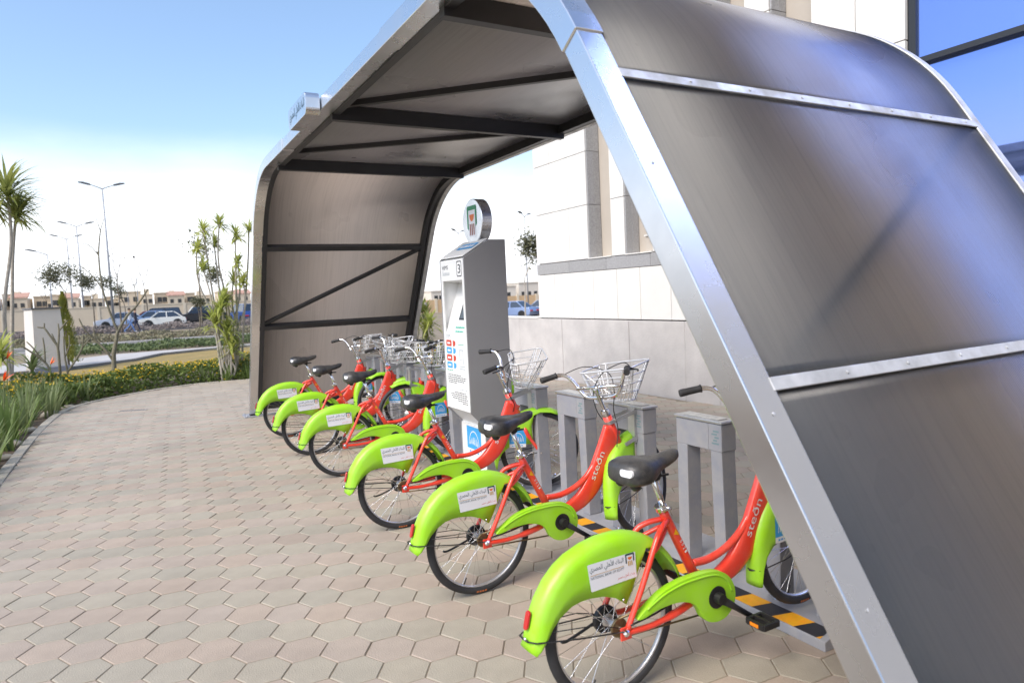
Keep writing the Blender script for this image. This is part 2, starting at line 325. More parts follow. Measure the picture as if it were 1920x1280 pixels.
# ================================================================== THE SETTING
def sstep(a, b, x): t = max(0, min(1, (x - a) / (b - a))); return t * t * (3 - 2 * t)
def ground_z(x, y): return -0.07 - 0.62 * sstep(9, 19, x) * sstep(16, 30, y)
M_ground = mat('dry_sandy_earth', (0.30, 0.235, 0.165), 0.95, col2=(0.21, 0.165, 0.11), vscale=0.35, bump=0.4, bscale=9)
xs = [-400, -250, -150, -90, -60, -40, -25, -15, -8, -3, 2, 6, 9, 11, 13, 15, 17, 19, 22, 28, 36, 50, 70, 100, 160, 260, 400]
ys = [-60, -30, -12, 0, 8, 14, 16, 18, 20, 22, 24, 26, 28, 30, 34, 40, 50, 65, 90, 130, 200, 320, 500, 800]
g = MB(); g.sm = True; g.grid([[(x, y, ground_z(x, y)) for x in xs] for y in ys])
tag(g.build('ground', M_ground), kind='structure')
def sheet(name, poly, z, m, th=0.0):
    b = MB(); b.poly([(x, y, z) for x, y in poly]); o = b.build(name, m, recalc=False)
    if o.data.polygons[0].normal.z < 0: o.data.flip_normals()
    return tag(o, kind='structure')
EDGE = [(-1.27, -3.0), (-1.25, 2.0), (-1.22, 6.0), (-1.20, 8.1), (-1.19, 10.2), (-1.14, 12.0), (-0.98, 13.5), (-0.62, 14.25), (-0.05, 14.85), (0.60, 15.35), (1.30, 15.55), (2.1, 15.42), (3.4, 14.95), (5.0, 14.2), (6.62, 13.3)]
ECURVE = [Vector((p.x, p.y, 0)) for p in crom([(x, y, 0) for x, y in EDGE], 8)]
M_joint = mat('jointing_sand', (0.27, 0.225, 0.17), 0.95, col2=(0.17, 0.14, 0.105), vscale=5, bump=0.3, bscale=60)
pave_poly = [(p.x - 0.02, p.y) for p in ECURVE] + [(6.62, -3.0)]
pavement = sheet('pavement', pave_poly, -0.0048, M_joint)
M_soil = mat('planting_soil', (0.145, 0.105, 0.07), 0.95, col2=(0.085, 0.062, 0.042), vscale=3, bump=0.7, bscale=22)
sheet('planting_bed', [(p.x - 0.05, p.y) for p in ECURVE] + [(9.0, 13.6), (9.0, 18.2), (4.5, 19.2), (0.5, 19.6), (-2.2, 18.4), (-3.6, 15.0), (-3.8, -3.0)], -0.045, M_soil)
M_lawn = mat('dry_lawn', (0.34, 0.235, 0.085), 0.95, col2=(0.235, 0.185, 0.06), vscale=1.1, bump=0.9, bscale=70)
sheet('lawn', [(-14, 16.5), (-3.6, 15.4), (-2.1, 18.5), (0.5, 19.7), (4.5, 19.3), (9.5, 18.2), (9.5, 28.2), (3.9, 28.3), (2.3, 27.95), (0.9, 27.2), (0.0, 25.2), (-1.0, 24.3), (-1.7, 23.7), (-6, 22.6), (-14, 22)], -0.052, M_lawn)
M_walk = mat('pale_concrete_pavers', (0.44, 0.42, 0.40), 0.85, var=0.12, vscale=2.0, bump=0.2, bscale=30)
wk_lo = [(-14, 21.9), (-6, 22.5), (-1.7, 23.6), (-1.0, 24.2), (0.03, 25.1), (0.87, 27.1), (2.3, 27.85), (3.9, 28.2), (9.5, 28.3)]
wk_up = [(9.5, 30.6), (4.2, 30.3), (2.5, 30.0), (1.0, 30.1), (-0.65, 29.9), (-2.0, 28.6), (-6, 27.4), (-14, 27)]
walk = sheet('walkway', wk_lo + wk_up, -0.048, M_walk)
mk = MB()
for a, b in zip(wk_lo, wk_lo[1:]): mk.bar((a[0], a[1], -0.02), (b[0], b[1], -0.02), 0.14, 0.10)
tag(mk.build('walkway_kerb', mat('grey_kerb', (0.20, 0.195, 0.19), 0.85, var=0.15)), kind='structure')
M_road = mat('pale_asphalt', (0.155, 0.15, 0.145), 0.9, col2=(0.11, 0.105, 0.10), vscale=0.8, bump=0.2, bscale=40)
sheet('road', [(-60, 34.6), (9, 34.6), (9, 38.9), (-60, 38.9)], -0.045, M_road)
mk = MB().box(-60, 9, 34.3, 34.58, -0.1, 0.05).box(-60, 9, 38.92, 39.2, -0.1, 0.05)
tag(mk.build('road_kerb', mat('pale_kerb', (0.40, 0.38, 0.36), 0.85, var=0.12), bevel=0.015), kind='structure')
sheet('parking_lot', [(-60, 58), (12, 58), (12, 84.6), (-60, 84.6)], -0.045, mat('parking_asphalt', (0.115, 0.11, 0.108), 0.9, col2=(0.085, 0.082, 0.08), vscale=0.5))

# ---- hexagonal pavers -------------------------------------------------
S = 0.1203; ROT = R(-3.2)
M_pink = mat('pinkish_concrete_paver', (0.390, 0.318, 0.256), 0.82, var=0.06, vscale=7, tint=True, stain=0.16, bump=0.30, bscale=140)
M_sage = mat('greenish_grey_concrete_paver', (0.368, 0.328, 0.260), 0.82, var=0.06, vscale=7, tint=True, stain=0.16, bump=0.30, bscale=140)
def inside(x, y, poly):
    c = False; n = len(poly); j = n - 1
    for i in range(n):
        if (poly[i][1] > y) != (poly[j][1] > y) and x < (poly[j][0] - poly[i][0]) * (y - poly[i][1]) / (poly[j][1] - poly[i][1]) + poly[i][0]: c = not c
        j = i
    return c
FPX = 24.03 / 36 * 1920
def project(p):
    d = Vector(p) - Vector((0, 0, 1.6)); zc = d.dot(fwd)
    if zc < 0.05: return None
    return 960 + FPX * d.dot(right) / zc, 640 - FPX * d.dot(up) / zc, zc
hex2 = [(S * math.cos(R(60 * k) + ROT), S * math.sin(R(60 * k) + ROT)) for k in range(6)]
ax = Vector((1.5 * S, -S * math.sqrt(3) / 2, 0)); ay = Vector((0, S * math.sqrt(3), 0)); rm = Matrix.Rotation(ROT, 3, 'Z'); ax = rm @ ax; ay = rm @ ay
org = Vector((0.249, 3.614, 0)); cells = []
for i in range(-20, 60):
    for j in range(-60, 110):
        p = org + ax * i + ay * j
        if p.y < -0.6 or p.y > 15.8 or p.x < -1.4 or p.x > 6.7: continue
        if not inside(p.x - 0.03, p.y, pave_poly) or not inside(p.x + 0.03, p.y, pave_poly) or not inside(p.x, p.y + 0.03, pave_poly): continue   # edge pieces run under the edging
        q = project(p); vis = q is not None and -60 < q[0] < 1980 and q[1] < 1340
        if not vis and not (q is not None and -500 < q[0] < 2400 and q[1] < 1700): continue
        hid = q[0] > 1577 - (1235 - q[1]) * 0.53                      # behind the near leg and panels
        cells.append((q[2] + (50 if (hid or not vis) else 0), i, j, p))
cells.sort(key=lambda c: c[0])
def hex_geo(mb, c, tilt, z):
    n = 6; gap = 1 - 0.0030 / S; top = 1 - 0.0066 / S; P = []
    for sc_, dz in ((gap, -0.05), (gap, -0.0034), (top, 0.0)):
        P += [(c.x + x * sc_, c.y + y * sc_, z + dz + (tilt[0] * x + tilt[1] * y if dz > -0.04 else 0)) for x, y in hex2]
    k = mb.add(P)
    for a in (0, 6):
        for q in range(6): mb.face((k + a + q, k + a + (q + 1) % 6, k + a + 6 + (q + 1) % 6, k + a + 6 + q))
    mb.face([k + 12 + q for q in range(6)]); return 18
def tint_attr(me, vals):
    a = me.attributes.new('tint', 'FLOAT_COLOR', 'POINT')
    a.data.foreach_set('color', [c for v in vals for c in v])
def rtint():
    b = random.gauss(1.0, 0.04); b = max(0.86, min(1.12, b)); wv_ = random.gauss(0, 0.012)
    return (b * (1 + wv_), b, b * (1 - wv_), 1)
variants = {}
for par in (0, 1):
    for k in range(10):
        mb = MB(); hex_geo(mb, Vector((0, 0, 0)), (random.gauss(0, 0.0035), random.gauss(0, 0.0035)), 0)
        me = mb.mesh('paver', M_pink if par else M_sage, recalc=False); t_ = rtint(); tint_attr(me, [t_] * len(me.vertices)); variants[par, k] = me
rest = {0: (MB(), []), 1: (MB(), [])}
for idx, (d, i, j, p) in enumerate(cells):
    par = j % 2
    z = random.gauss(0, 0.0008)
    if idx < 300:
        o = bpy.data.objects.new('paver', variants[par, random.randrange(10)]); C.objects.link(o); o.parent = pavement; o.location = (p.x, p.y, z)
    else:
        mb, tl_ = rest[par]; n = hex_geo(mb, p, (random.gauss(0, 0.0035), random.gauss(0, 0.0035)), z); t_ = rtint(); tl_ += [t_] * n
for par in (0, 1):
    mb, tl_ = rest[par]; o = mb.build('pavers', M_pink if par else M_sage, pavement, recalc=False); tint_attr(o.data, tl_); tag(o, kind='stuff')
# kerb blocks along the curved edge
M_kerb = mat('grey_concrete_edging', (0.365, 0.332, 0.275), 0.85, var=0.12, vscale=5, bump=0.35, bscale=80)
def resample(P, step):
    out_ = [P[0]]; acc = 0
    for a, b in zip(P, P[1:]):
        d = (b - a).length; t = step - acc
        while t <= d: out_.append(a + (b - a) * (t / d)); t += step
        acc = (acc + d) % step
    return out_
kb = empty('edging'); tag(kb, kind='structure')
KP = resample(ECURVE, 0.5)
for a, b in zip(KP, KP[1:]):
    d = (b - a).normalized(); q = project(a)
    if q is None: continue
    nrm = Vector((-d.y, d.x, 0)); m_ = (a + b) / 2; h = random.gauss(0.011, 0.002); ln = (b - a).length - 0.008
    mb = MB(); mb.box(-ln / 2, ln / 2, -0.055, 0.055, -0.12, h)
    o = mb.build('edging_block', M_kerb, kb, bevel=0.008); o.location = (m_.x + nrm.x * 0.03, m_.y + nrm.y * 0.03, 0); o.rotation_euler = (random.gauss(0, 0.01), random.gauss(0, 0.01), math.atan2(d.y, d.x))
# drain grate
gr = MB().box(-0.21, 0.21, -0.05, 0.05, -0.03, 0.006)
do = gr.build('drain_frame', mat('drain_frame_grey', (0.30, 0.28, 0.26), 0.7)); do.name = 'drain_grate'
do.location = (-0.05, 12.4, 0); do.rotation_euler = (0, 0, -0.45); tag(do, 'long narrow drain grate set in the paving near the planting bed', 'drain')
sl = MB()
for k in range(9): sl.box(-0.19 + k * 0.043, -0.172 + k * 0.043, -0.035, 0.035, 0.0065, 0.008)
sl.build('slots', M_black, do)['kind'] = 'stuff'

# ================================================================== BUILDING ON THE RIGHT
M_stone = mat('off_white_limestone', (0.74, 0.72, 0.68), 0.7, var=0.035, vscale=2.5, bump=0.05, bscale=60, tint=True)
M_granite = mat('grey_granite', (0.40, 0.395, 0.395), 0.6, col2=(0.27, 0.265, 0.265), vscale=45, bump=0.05, bscale=90, tint=True)
M_core = mat('shadow_gap', (0.12, 0.115, 0.11), 0.9)
M_beige = mat('beige_render', (0.47, 0.42, 0.36), 0.8, var=0.05, vscale=2)
FX = 6.67
bld = empty('office_building', (FX, 7.4, 0)); tag(bld, 'white stone clad office building with grey granite recesses behind the shelter', 'building')
def at_bld(o): o.parent = bld; o.matrix_parent_inverse = Matrix.Translation((-FX, -7.4, 0)); return o
def stone_piece(name, x0, x1, y0, y1, z0, z1, m, gap=0.005):
    mb = MB().box(x0, x1, y0 + gap, y1 - gap, z0 + gap, z1 - gap); o = mb.build(name, m, bevel=0.003, segs=1)
    t_ = random.gauss(1, 0.025); tint_attr(o.data, [(t_, t_, t_ * random.gauss(1, 0.006), 1)] * len(o.data.vertices)); return at_bld(o)
TOPZ = 9.6
at_bld(MB().box(FX + 0.27, FX + 14, 3.92, 10.86, 0, TOPZ).build('core', M_beige))
at_bld(MB().box(FX + 0.04, FX + 0.268, 3.95, 10.86, 1.0, 2.075).build('backing', M_core))
yy = 10.87; ws = [0.57, 0.56, 0.60, 0.62, 0.55, 0.66, 0.55, 0.6, 0.58, 0.6, 0.6, 0.6]; k = 0
while yy > 4.0:
    y1 = yy; y0 = max(3.97, yy - ws[k % 12]); k += 1; yy = y0 if y0 > 4.2 else 3.97
    if y0 <= 4.2: y0 = 3.97
    stone_piece('stone_panel', FX, FX + 0.05, y0, y1, 1.10, 1.885, M_stone)
yy = 10.87
while yy > 3.98:
    y0 = max(3.97, yy - 1.05); stone_piece('granite_band', FX - 0.006, FX + 0.06, y0, yy, 1.885, 2.08, M_granite, 0.003); yy = y0
REC = [(9.24, 8.62), (8.29, 7.67), (7.34, 6.72), (6.38, 5.91), (5.55, 5.00)]
rows = [2.085, 2.97, 3.83, 4.69, 5.55, 6.41, 7.27, 8.13, 9.0, TOPZ]
edges = [10.87] + [e for r_ in REC for e in r_] + [3.97]
for a, b in zip(edges[0::2], edges[1::2]):
    n = max(1, round((a - b) / 0.54))
    at_bld(MB().box(FX + 0.04, FX + 0.268, b + 0.03, a - 0.03, 2.08, TOPZ - 0.01).build('backing', M_core))
    for r_ in range(len(rows) - 1):
        for q in range(n): stone_piece('stone_panel', FX, FX + 0.05, a - (a - b) * (q + 1) / n, a - (a - b) * q / n, rows[r_], rows[r_ + 1], M_stone)
for a, b in REC:                                   # granite-lined reveals
    for r_ in range(len(rows) - 1):
        for q in range(2): stone_piece('granite_reveal', FX + 0.012 + 0.125 * q, FX + 0.012 + 0.125 * (q + 1), a - 0.029, a - 0.004, rows[r_], rows[r_ + 1], M_granite, 0.003)
        stone_piece('granite_reveal', FX + 0.05, FX + 0.262, b + 0.004, b + 0.029, rows[r_], rows[r_ + 1], M_granite, 0.003)
    at_bld(MB().box(FX - 0.02, FX + 0.268, b + 0.005, a - 0.005, 2.081, 2.10).build('sill', M_stone and mat('pale_sill', (0.7, 0.68, 0.64), 0.7), bevel=0.003))
at_bld(MB().box(FX + 0.12, FX + 0.268, 7.70, 7.95, 2.11, 2.33).build('vent_box', M_beige, bevel=0.004))
at_bld(MB().box(FX + 0.10, FX + 0.268, 7.69, 7.96, 2.335, 2.355).build('vent_ledge', mat('pale_sill', (0.7, 0.68, 0.64), 0.7)))
# glazed wing
M_glass = mat('blue_mirror_glass', (0.24, 0.34, 0.74), 0.03, 0.85)
M_frame = mat('dark_window_frame', (0.022, 0.023, 0.026), 0.35)
gz = [0.06, 1.28, 3.59, 5.9, 8.2, TOPZ]; gy = [3.90, 1.95, 0.0]
for a, b in zip(gy, gy[1:]):
    for z0, z1 in zip(gz, gz[1:]):
        at_bld(MB().box(FX + 0.06, FX + 0.085, b + 0.012, a - 0.012, z0 + 0.02, z1 - 0.02).build('glass_pane', M_glass))
for y in gy: at_bld(MB().box(FX + 0.03, FX + 0.16, y - 0.011, y + (0.011 if y < 3.8 else 0.058), 0.0, TOPZ).build('mullion', M_frame))
for z in gz[1:]: at_bld(MB().box(FX - 0.02, FX + 0.14, gy[-1], 3.888, z - 0.026, z + 0.026).build('transom', M_frame))
at_bld(MB().box(FX + 0.3, FX + 14, gy[-1], 3.90, 0, TOPZ).build('interior', M_core))
for q in range(10):  # unseen granite wing, added for its grey reflections in the steel and panels
    for r_ in range(10): stone_piece('stone_panel', FX, FX + 0.05, -0.02 - (q + 1) * 1.1, -0.02 - q * 1.1, r_ * 0.96, (r_ + 1) * 0.96, M_granite)
at_bld(MB().box(FX + 0.06, FX + 14, -11.0, -0.015, 0, TOPZ).build('core', M_beige))
# low exposed-concrete wall
M_conc = mat('board_marked_concrete', (0.60, 0.57, 0.545), 0.85, col2=(0.47, 0.445, 0.43), vscale=2.4, bump=0.45, bscale=28, detail=9)
cw = empty('concrete_wall', (FX, 8, 0)); tag(cw, 'low exposed concrete wall along the foot of the white building', 'wall')
yy = 13.4; k = 0
while yy > 3.95:
    y0 = max(3.94, yy - [1.2, 0.62, 0.95, 0.55, 1.1, 0.75][k % 6]); k += 1
    if y0 < 4.3: y0 = 3.94
    o = MB().box(FX - 0.03 + random.gauss(0, 0.002), FX + 0.038, y0 + 0.0025, yy - 0.0025, -0.1, 1.085).build('concrete_panel', M_conc, cw, bevel=0.004, segs=1); o.matrix_parent_inverse = Matrix.Translation((-FX, -8, 0)); yy = y0
o = MB().box(FX + 0.0385, FX + 0.25, 3.95, 13.38, -0.1, 1.08).build('wall_core', M_conc, cw); o.matrix_parent_inverse = Matrix.Translation((-FX, -8, 0))
o = MB().box(FX - 0.04, FX + 0.24, 10.88, 13.41, 1.0855, 1.115).build('coping', mat('pale_sill', (0.7, 0.68, 0.64), 0.7), cw, bevel=0.004); o.matrix_parent_inverse = Matrix.Translation((-FX, -8, 0))

# ================================================================== BIKE SHELTER
YC, X0, X1, ZT = 5.44, 1.40, 3.77, 3.15
def half_profile(n=14):
    """outer line of one side: list of (offset from the centre, z, outward normal) from the foot to the roof centre"""
    sl_ = 0.60; foot = 4.97; leg = lambda z: foot - sl_ * z
    zc = ZT; c = (leg(zc), zc); t = 0.80; dl = math.hypot(sl_, 1)
    a = Vector((c[0] + sl_ / dl * t, c[1] - t / dl)); b = Vector((c[0] - t, c[1]))
    P = [Vector((leg(z), z)) for z in (0.0, 0.4, 0.8, 1.2, 1.6, 2.0)] + [a]
    # circular arc tangent at a and b
    d1 = Vector((-sl_ / dl, 1 / dl)); n1 = Vector((-d1.y, d1.x)); n1 = n1 if n1.dot(b - a) > 0 else -n1
    r_ = (b - a).length_squared / (2 * n1.dot(b - a)); o_ = a + n1 * r_
    a0 = math.atan2(a.y - o_.y, a.x - o_.x); a1 = math.atan2(b.y - o_.y, b.x - o_.x)
    for k in range(1, n + 1):
        q = a0 + (a1 - a0) * k / n; P.append(o_ + Vector((math.cos(q), math.sin(q))) * r_)
    return P
HP = half_profile()
PROF = [(YC - p.x, p.y) for p in HP] + [(YC, ZT)] + [(YC + p.x, p.y) for p in reversed(HP)]     # right foot -> roof -> left foot
def prof_normals(P):
    o_ = []
    for i in range(len(P)):
        a, b = P[max(i - 1, 0)], P[min(i + 1, len(P) - 1)]; d = Vector((b[0] - a[0], b[1] - a[1])).normalized(); o_.append(Vector((-d.y, d.x)))
    return o_
PN = prof_normals(PROF)
def arc_len(P):
    s_ = [0]
    for a, b in zip(P, P[1:]): s_.append(s_[-1] + math.hypot(b[0] - a[0], b[1] - a[1]))
    return s_
SL = arc_len(PROF); STOT = SL[-1]
def prof_at(s_):
    s_ = max(0, min(STOT, s_))
    for i in range(len(SL) - 1):
        if s_ <= SL[i + 1] + 1e-9:
            t = (s_ - SL[i]) / (SL[i + 1] - SL[i]); p = Vector(PROF[i]).lerp(Vector(PROF[i + 1]), t); n = PN[i].lerp(PN[i + 1], t).normalized(); return p, n
def s_of_z(z, right_side=True):
    for i in range(len(PROF) // 2):
        if PROF[i][1] <= z <= PROF[i + 1][1]:
            t = (z - PROF[i][1]) / (PROF[i + 1][1] - PROF[i][1]); s_ = SL[i] + t * (SL[i + 1] - SL[i]); return s_ if right_side else STOT - s_
def s_of_y(y):
    best = min(range(400), key=lambda k: abs(prof_at(STOT * (0.2 + 0.6 * k / 399))[0].x - y)); return STOT * (0.2 + 0.6 * best / 399)
def strip(mb, s0, s1, xa, xb, i0, i1, n=None):
    """box-section swept round the arch between s0 and s1; x from xa to xb; inset from i0 (outer) to i1 (inner)"""
    n = n or max(2, int((s1 - s0) / 0.09)); rows_ = []
    for k in range(n + 1):
        p, nn = prof_at(s0 + (s1 - s0) * k / n)
        a = p - nn * i0; b = p - nn * i1
        rows_.append([(xa, a.x, a.y), (xb, a.x, a.y), (xb, b.x, b.y), (xa, b.x, b.y)])
    mb.grid(rows_, close=True); k0 = len(mb.v) - 4 * (n + 1)
    mb.face([k0, k0 + 1, k0 + 2, k0 + 3]); mb.face([len(mb.v) - 1, len(mb.v) - 2, len(mb.v) - 3, len(mb.v) - 4]); return mb
sh = empty('bike_shelter', (2.5, YC, 0)); tag(sh, 'curved bike shelter with stainless edge and smoky translucent panels over the bicycles', 'shelter')
def at_sh(o): o.parent = sh; o.matrix_parent_inverse = Matrix.Translation((-2.5, -YC, 0)); return o
s_arc0, s_arc1 = SL[6], SL[6 + 14]
cuts = [(SL[0] + 0.10, s_arc0 + 0.03), (s_arc0 + 0.02, s_arc1 + 0.75), (s_arc1 + 0.755, STOT - s_arc1 - 0.9), (STOT - s_arc1 - 0.895, STOT - s_arc0 - 0.02), (STOT - s_arc0 - 0.03, STOT - 0.10)]
for xa, xb, cx0, cx1 in ((X0, X0 + 0.108, X0 + 0.012, X0 + 0.10), (X1 - 0.108, X1, X1 - 0.10, X1 - 0.012)):
    for q, (s0, s1) in enumerate(cuts):
        g_ = 0.006 if q in (1, 3) and xa < 2 else 0.0
        at_sh(strip(MB(), s0, s1, xa - g_ if xa < 2 else xa + 0.045, xb + g_, -g_, 0.094 + g_).build('edge_cover', M_steel if xa < 2 else M_strip, bevel=0.004))
    at_sh(strip(MB(), 0.0, STOT, xa + 0.006 if xa < 2 else xa + 0.02, xb - 0.02 if xa < 2 else xb - 0.006, 0.016, 0.088).build('arch_tube', M_darksteel))
    at_sh(strip(MB(), 0.02, STOT - 0.02, xb + 0.0 if xa < 2 else xa - 0.055, xb + 0.055 if xa < 2 else xa, 0.030, 0.105).build('inner_tube', M_darksteel))
    for sgn, yb in ((-1, PROF[0][0]), (1, PROF[-1][0])):
        xm = (xa + xb) / 2
        fp = MB().box(xm - 0.13, xm + 0.13, yb - 0.15 - 0.05 * sgn, yb + 0.15 - 0.05 * sgn, 0.0005, 0.014)
        at_sh(fp.build('foot_plate', M_dock, bevel=0.003))
        bl = MB()
        for bx in (-0.1, 0.1):
            for by in (-0.115, 0.115): bl.lathe([(0.016, 0.0145), (0.016, 0.024), (0.008, 0.03)], 8, (xm + bx, yb + by - 0.05 * sgn, 0), (0, 0, 1))
        tag(at_sh(bl.build('anchor_bolts', M_alu)), kind='stuff')
# dark rails, purlins and braces on the inside
xi0, xi1 = X0 + 0.165, X1 - 0.165
def rail(s_, d0=0.026, dep=0.075, half=0.03, nm='rail'):
    return at_sh(strip(MB(), s_ - half, s_ + half, X0 + 0.10, X1 - 0.10, d0, d0 + dep, 2).build(nm, M_darksteel, bevel=0.003))
RAILZ = (0.17, 1.32, 2.32)
RAIL_S = [s_of_z(z, True) for z in RAILZ] + [s_of_y(3.26), s_of_y(YC), s_of_y(7.62)] + [s_of_z(z, False) for z in reversed(RAILZ)]
for q, s_ in enumerate(RAIL_S): rail(s_, 0.026, 0.12 if q in (3, 4, 5) else 0.075, 0.032, 'purlin' if q in (3, 4, 5) else 'rail')
def brace(sa, xa, sb, xb, ins=0.048, w_=0.045):
    a, na = prof_at(sa); b, nb = prof_at(sb); a -= na * ins; b -= nb * ins
    return at_sh(MB().bar((xa, a.x, a.y), (xb, b.x, b.y), w_, 0.045, (na.x * 0 , na.x, na.y)).build('diagonal_brace', M_darksteel, bevel=0.003))
brace(RAIL_S[1] + 0.04, xi0, RAIL_S[2] - 0.04, xi1); brace(RAIL_S[-2] - 0.04, xi0, RAIL_S[-3] + 0.04, xi1)
brace(RAIL_S[5] - 0.45, xi0 - 0.05, RAIL_S[4] + 0.06, xi1); brace(RAIL_S[4] - 0.06, xi0 - 0.05, RAIL_S[3] + 0.06, xi1)
# translucent panels and the aluminium cover strips outside
bounds = [0.10] + RAIL_S[1:3] + [RAIL_S[3], RAIL_S[4], RAIL_S[5]] + RAIL_S[6:8] + [STOT - 0.10]
for a, b in zip(bounds, bounds[1:]):
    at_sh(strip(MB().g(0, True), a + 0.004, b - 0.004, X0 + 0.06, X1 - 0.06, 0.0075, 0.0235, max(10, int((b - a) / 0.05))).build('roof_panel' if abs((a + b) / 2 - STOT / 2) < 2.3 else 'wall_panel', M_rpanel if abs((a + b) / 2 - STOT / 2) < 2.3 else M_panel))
for s_ in bounds[1:-1]:
    at_sh(strip(MB(), s_ - 0.020, s_ + 0.020, X0 + 0.10, X1 - 0.055, -0.003, 0.005, 2).build('cover_strip', M_strip, bevel=0.002))
    sc_ = MB(); p, n = prof_at(s_)
    for k in range(7):
        x = X0 + 0.42 + k * 0.30; sc_.lathe([(0.006, 0.0), (0.006, 0.002), (0.003, 0.004)], 7, (x, p.x + n.x * 0.004, p.y + n.y * 0.004), (0, n.x, n.y))
    tag(at_sh(sc_.build('screws', M_strip)), kind='stuff')
ls = MB()
for z in (0.82, 1.25, 1.98):
    s_ = s_of_z(z); p, n = prof_at(s_); ls.lathe([(0.005, 0), (0.005, 0.0012), (0.003, 0.002)], 8, (X0 + 0.055, p.x + n.x * 0.001, p.y + n.y * 0.001), (0, n.x, n.y))
tag(at_sh(ls.build('rivets', M_strip)), kind='stuff')

# sign box hung on the front edge of the roof
sg = empty('shelter_sign', (1.35, 5.64, 3.10)); tag(sg, 'small steel sign box with Arabic lettering fixed to the shelter roof edge', 'sign')
def rrect(a0, a1, b0, b1, r_, n=5):
    o_ = []
    for cx_, cy_, st in ((a1 - r_, b1 - r_, 0), (a0 + r_, b1 - r_, 90), (a0 + r_, b0 + r_, 180), (a1 - r_, b0 + r_, 270)):
        o_ += [(cx_ + r_ * math.cos(R(st + 90 * k / n)), cy_ + r_ * math.sin(R(st + 90 * k / n))) for k in range(n + 1)]
    return o_
o = MB().prism(rrect(5.33, 5.95, 3.02, 3.185, 0.045), lambda a, b, t: (t, a, b), 1.285, 1.392).build('sign_case', M_steel, sg, bevel=0.002); o.matrix_parent_inverse = Matrix.Translation((-1.35, -5.64, -3.10))
tb = MB(); put_text(tb, AR_BANK, lambda a, b: (1.2835, -a, b), -5.90, -5.38, 3.055, 3.165, 0)
o = tb.build('lettering', M_navy, sg); o.matrix_parent_inverse = Matrix.Translation((-1.35, -5.64, -3.10))

# ================================================================== EMBLEMS AND STICKERS
def emblem(mb, fn, a0, a1, b0, b1, mg, mo, ms, mw):
    """arch-shaped green frame, orange half disc and three stripes"""
    w_, h_ = a1 - a0, b1 - b0; A = lambda t: a0 + t * w_; B = lambda t: b0 + t * h_
    mb.g(mw); mb.poly([fn(a, b, 0) for a, b in rrect(A(0.14), A(0.86), B(0.0), B(0.9), 0.05 * w_, 2)])
    mb.g(mg)
    for q in ([(0, .3), (.14, .22), (.14, .86), (0, .94)], [(.86, .32), (1, .4), (1, .94), (.86, .86)], [(0, .94), (.14, .86), (.86, .86), (1, .94), (.94, 1), (.06, 1)]):
        mb.poly([fn(A(x), B(y), 1) for x, y in q])
    mb.g(mo); mb.poly([fn(A(.5 + .25 * math.cos(R(180 + 180 * k / 12))), B(.72 + .22 * math.sin(R(180 + 180 * k / 12))), 1) for k in range(13)])
    mb.g(ms)
    for k in range(3): mb.poly([fn(A(x), B(y), 1) for x, y in ((.25 + k * .19, .06), (.37 + k * .19, .06), (.37 + k * .19, .42), (.25 + k * .19, .42))])
def bank_sticker(side=-1):
    """white label, about 23 x 10 cm, in the x-z plane; four corners as seen on the mudguard"""
    mb = MB(); y0 = 0.0568 * side
    TL, TR, BR, BL = Vector((-.145, .586)), Vector((.080, .588)), Vector((.085, .487)), Vector((-.130, .480))
    def fn(a, b, lay=0): p = (BL.lerp(BR, a)).lerp(TL.lerp(TR, a), b); return (p.x, y0 + side * 0.0006 * (1 + lay), p.y)
    mb.g(0); mb.poly([fn(a, b) for a, b in rrect(0, 1, 0, 1, 0.03, 3)])
    put_text(mb, AR_BANK, lambda a, b: fn(a, b, 1), 0.03, 0.74, 0.63, 0.95, 1)
    mb.g(2); mb.poly([fn(a, b, 1) for a, b in ((.03, .565), (.74, .565), (.74, .585), (.03, .585))])
    put_text(mb, 'NATIONAL BANK OF EGYPT', lambda a, b: fn(a, b, 1), 0.03, 0.74, 0.43, 0.53, 1)
    put_text(mb, AR_TAG, lambda a, b: fn(a, b, 1), 0.58, 0.96, 0.12, 0.27, 3)
    emblem(mb, lambda a, b, l: fn(a, b, 1 + l), 0.78, 0.97, 0.50, 1.0, 1, 4, 2, 0)
    return mb.mesh('sticker', [M_white, M_navy, M_gold, M_redink, M_orange], recalc=False)
def blue_sticker(fn):
    mb = MB(); mb.g(0); mb.poly([fn(a, b, 0) for a, b in ((0, 0), (1, 0), (1, .2), (0, .2))]); mb.g(1); mb.poly([fn(a, b, 0) for a, b in ((0, .2), (1, .2), (1, 1), (0, 1))])
    mb.g(0); n = 14
    for k in range(n):
        q0, q1 = R(180 * k / n), R(180 * (k + 1) / n)
        mb.poly([fn(.5 + r_ * math.cos(q), .34 + .52 * r_ / .36 * math.sin(q), 1) for q, r_ in ((q0, .36), (q1, .36), (q1, .335), (q0, .335))])
    for k in range(6): mb.poly([fn(.22 + k * .1, .36 + .05 * math.sin(k), 1), fn(.27 + k * .1, .36, 1), fn(.27 + k * .1, .52 + .12 * math.sin(k * .6), 1), fn(.25 + k * .1, .52 + .12 * math.sin(k * .6), 1)])
    mb.g(1)
    for k in range(5): mb.poly([fn(.15 + k * .14, .07, 1), fn(.25 + k * .14, .07, 1), fn(.25 + k * .14, .13, 1), fn(.15 + k * .14, .13, 1)])
    return mb.mesh('sticker', [M_white, M_skyblue], recalc=False)

